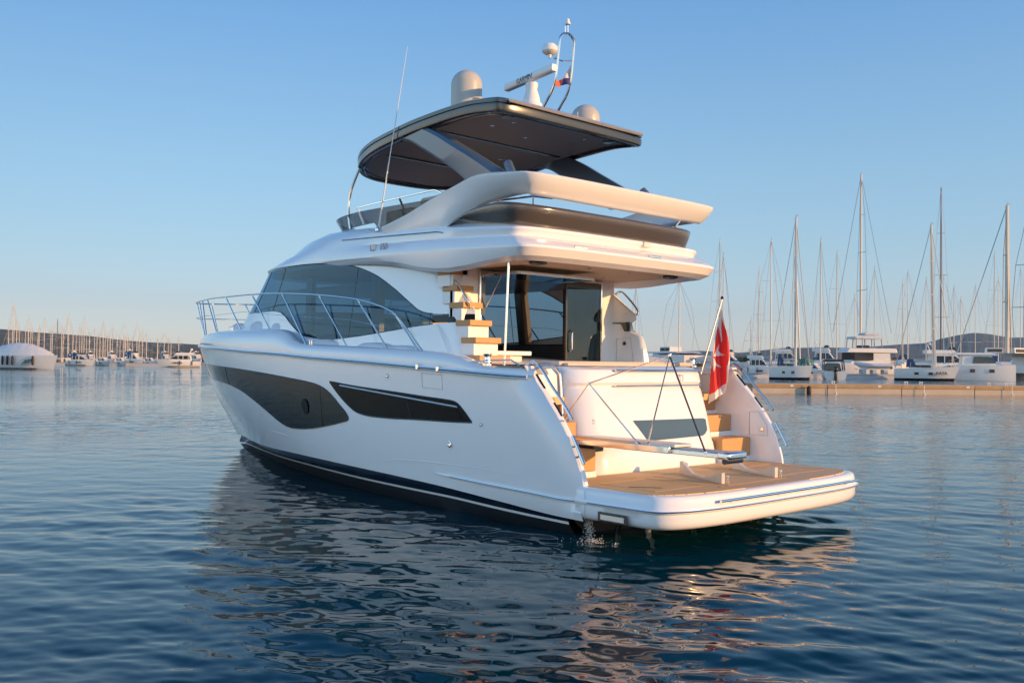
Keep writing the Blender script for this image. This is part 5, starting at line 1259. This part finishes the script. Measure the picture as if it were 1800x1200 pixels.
MB().tube([(0, 0, .55), (0, 0, .74)], .02, 5).build('fender_line', FWIRE, o)
tag(o, 'black cylindrical fender hanging from the long pontoon', 'fender')
# the berth behind
A2 = at(1318, wl_dist(1318, 664)); B2 = at(1620, wl_dist(1620, 667)); dv2 = B2-A2
o = empty('rear_pontoon', A2, math.atan2(dv2.y, dv2.x)); MB().box(0, dv2.length, 0, 3, -.2, .6).build('float', FGREY, o, bevel=.05); MB().box(0, dv2.length, -.05, 3.05, .602, .8).build('deck', CONC, o, bevel=.03)
tag(o, 'low grey pontoon behind the moored sailboats at right', 'pontoon')
A2 = at(-60, 236); B2 = at(345, 236); dv2 = B2-A2
o = empty('rear_pontoon', A2, math.atan2(dv2.y, dv2.x)); MB().box(0, dv2.length, 0, 3, -.2, .5).build('float', FGREY, o, bevel=.05); MB().box(0, dv2.length, -.05, 3.05, .502, .7).build('deck', CONC, o, bevel=.03)
tag(o, 'low grey pontoon behind the row of cruisers at left', 'pontoon')

# ---- hills
def hill(name, prof, D, depth, ma, base=0, seed=1, label=None):
    f = spline(prof); rs = random.Random(seed); rows = []; x0, x1 = prof[0][0], prof[-1][0]; n = 170
    ph = [rs.random()*6.28 for _ in range(12)]
    for i in range(n+1):
        px = x0+(x1-x0)*i/n; y = f(px); hor = 635.3+.01176*(px-900); H = max(1, (hor-y)*D/F_PX+CAM.z)
        row = []
        for j in range(15):
            t = j/14; dd = D-depth*(1-t) if t < 1 else D
            z = H*math.sin(t*math.pi/2)**.8
            nz = sum(math.sin(px*.05*(q+1)*.6+ph[q]+t*(3+q)) for q in range(8))/8
            z *= 1+.10*nz*(1-t)*(t > .02)
            dd2 = dd+depth*.06*nz*(1-t); p = at(px, dd2, z if j else -5.0)
            row.append(p)
        for j in range(1, 5): t = j/4; row.append(at(px, D+depth*t, H*(1-t)-5*t))
        rows.append(row)
    o = MB().grid(rows).build(name, ma, None, angle=180); tag(o, kind='structure', label=label); return o
HILLM = mat('scrub_hillside', (.075, .08, .055), .9, var=(.012, .45), bump=(.02, .8, 8))
HILLB = mat('wooded_mountain', (.05, .065, .05), .9, var=(.003, .3), bump=(.006, .8, 25))
hill('hill', [(-500, 590), (-200, 578), (0, 580), (60, 585), (120, 589), (170, 593), (210, 598), (260, 602), (345, 606), (430, 613), (600, 622), (800, 634)], 1900, 700, HILLM, seed=3, label='low scrubby hill behind the left marina')
hill('mountain', [(1000, 634), (1120, 630), (1155, 624), (1185, 619), (1230, 617), (1300, 620), (1340, 616), (1380, 612), (1450, 611), (1500, 612), (1540, 609), (1580, 606), (1620, 604), (1660, 595), (1690, 589), (1715, 586), (1745, 589), (1780, 594), (1840, 594), (1920, 600), (2100, 612), (2300, 634)], 5600, 1500, HILLB, seed=5, label='blue grey mountain on the horizon at right')
hill('far_hill', [(100, 634), (200, 612), (300, 608), (350, 607), (450, 610), (700, 620), (900, 634)], 4200, 900, HILLB, seed=8, label='distant pale hill behind the yacht bow')
# low shore with dark trees and small buildings behind the masts
def shore(px0, px1, D, h, name, label):
    rs = random.Random(int(px0)); P0, P1 = at(px0, D), at(px1, D); n = 60; rows = []
    for i in range(n+1): p = P0.lerp(P1, i/n); rows.append([p+Vector((0, 0, -1)), p+Vector((0, 0, .8)), p+FV*60+Vector((0, 0, 1.2)), p+FV*300+Vector((0, 0, -1))])
    o = MB().grid(rows).build(name, HILLM, None); tag(o, kind='structure', label=label)
    return P0, P1
LEAF = mat('far_foliage', (.035, .05, .025), .9, var=(.5, .4))
def tree_mass(px0, px1, D, h, label, seed):
    rs = random.Random(seed); m = MB(); n = int((px1-px0)*2.2)
    for i in range(n):
        px = px0+rs.random()*(px1-px0); c = at(px, D+rs.random()*30); hh_ = h*(.5+rs.random()*.6); r = h*.35
        for k in range(34):
            u, v = rs.random()*6.28, rs.random(); rad = r*(.4+.6*rs.random()); z = hh_*(.25+.75*v); q = c+Vector((math.cos(u)*rad, math.sin(u)*rad, z)); s = h*.13
            a = Vector((rs.uniform(-1, 1), rs.uniform(-1, 1), rs.uniform(-1, 1)))*s; b = Vector((rs.uniform(-1, 1), rs.uniform(-1, 1), rs.uniform(-1, 1)))*s
            m.add([q+a, q+b, q-a, q-b], [(0, 1, 2, 3)])
    o = m.build('tree_belt', LEAF, None, smooth=False); tag(o, label, 'trees', kind='stuff')
shore(1130, 1345, 620, 5, 'shore', 'low far shore behind the stern flag')
tree_mass(1210, 1330, 640, 7, 'dark trees on the far shore behind the stern flag', 3)
shore(1540, 1660, 560, 5, 'shore', 'low far shore behind the lettered sailboat')
shore(-80, 340, 520, 5, 'shore', 'low far shore behind the left marina')
HOUSE = mat('pale_render', (.55, .45, .32), .8); ROOFT = mat('roof_tiles', (.30, .13, .08), .8)
for i, px in enumerate((1562, 1572, 1583, 1594)):
    o = empty('shore_building', at(px, 575), RZ0+R(8*i)); w_ = 3+i % 2
    b = MB().box(-w_, w_, -3, 3, 0, 4.6+(i % 3)).build('wall', HOUSE, o)
    zt_ = 4.6+(i % 3)
    MB().prism([(-w_-.3, -3.3, zt_), (-w_-.3, 3.3, zt_), (-w_-.3, 0, zt_+1.6)], [(w_+.3, -3.3, zt_), (w_+.3, 3.3, zt_), (w_+.3, 0, zt_+1.6)]).build('roof', ROOFT, o, smooth=False)
    for x in (-1.8, 0, 1.8): MB().box(x-.4, x+.4, -3.03, 3.03, 2.0, 3.4).build('window', FDARK, b)
    tag(o, ('leftmost', 'second', 'third', 'rightmost')[i]+' of four small pale shore buildings right of the flybridge catamaran', 'building', 'shore buildings')

# ================================================================ HAZE
def haze(density=.000045):
    m = bpy.data.materials.new('thin_haze'); m.use_nodes = True; t = m.node_tree; t.nodes.clear()
    out = t.nodes.new('ShaderNodeOutputMaterial'); v = t.nodes.new('ShaderNodeVolumePrincipled')
    v.inputs['Color'].default_value = (.42, .68, 1.0, 1); v.inputs['Density'].default_value = density; v.inputs['Anisotropy'].default_value = .0
    t.links.new(v.outputs[0], out.inputs['Volume'])
    o = MB().box(-8200, 9200, -9200, 8200, -9, 620).build('haze', m, None, smooth=False)
    tag(o, kind='stuff', label='thin sea haze over the whole marina')
haze()

# cooling water spilling out at the stern
FOAM = mat('foam', (.75, .74, .70), .35)
def splash():
    rs = random.Random(11); m = MB()
    def blob(c, r):
        v = [(c[0]+r*math.cos(a)*math.cos(e), c[1]+r*math.sin(a)*math.cos(e), c[2]+r*math.sin(e)) for e in (-.9, 0, .9) for a in [1.256*k+e for k in range(5)]]
        f = [(i*5+j, i*5+(j+1) % 5, (i+1)*5+(j+1) % 5, (i+1)*5+j) for i in range(2) for j in range(5)]+[(4, 3, 2, 1, 0), (10, 11, 12, 13, 14)]
        m.add(v, f)
    for i in range(480):
        t = rs.random(); x = 1.45-.14*t+rs.gauss(0, .025); z = .24-.26*t**1.5; y = 2.05+.10*t+rs.gauss(0, .018+.02*t); blob((x, y, z), rs.uniform(.002, .008))
    for i in range(160):
        a = rs.random()*6.28; d_ = abs(rs.gauss(0, .14)); blob((1.2+d_*math.cos(a)*1.5, 2.22+d_*math.sin(a), .0+rs.uniform(-.006, .012)), rs.uniform(.002, .008))
    o = m.build('water_splash', FOAM, None, angle=180); tag(o, 'small white splash of cooling water under the yacht stern', 'splash', kind='stuff')
splash()
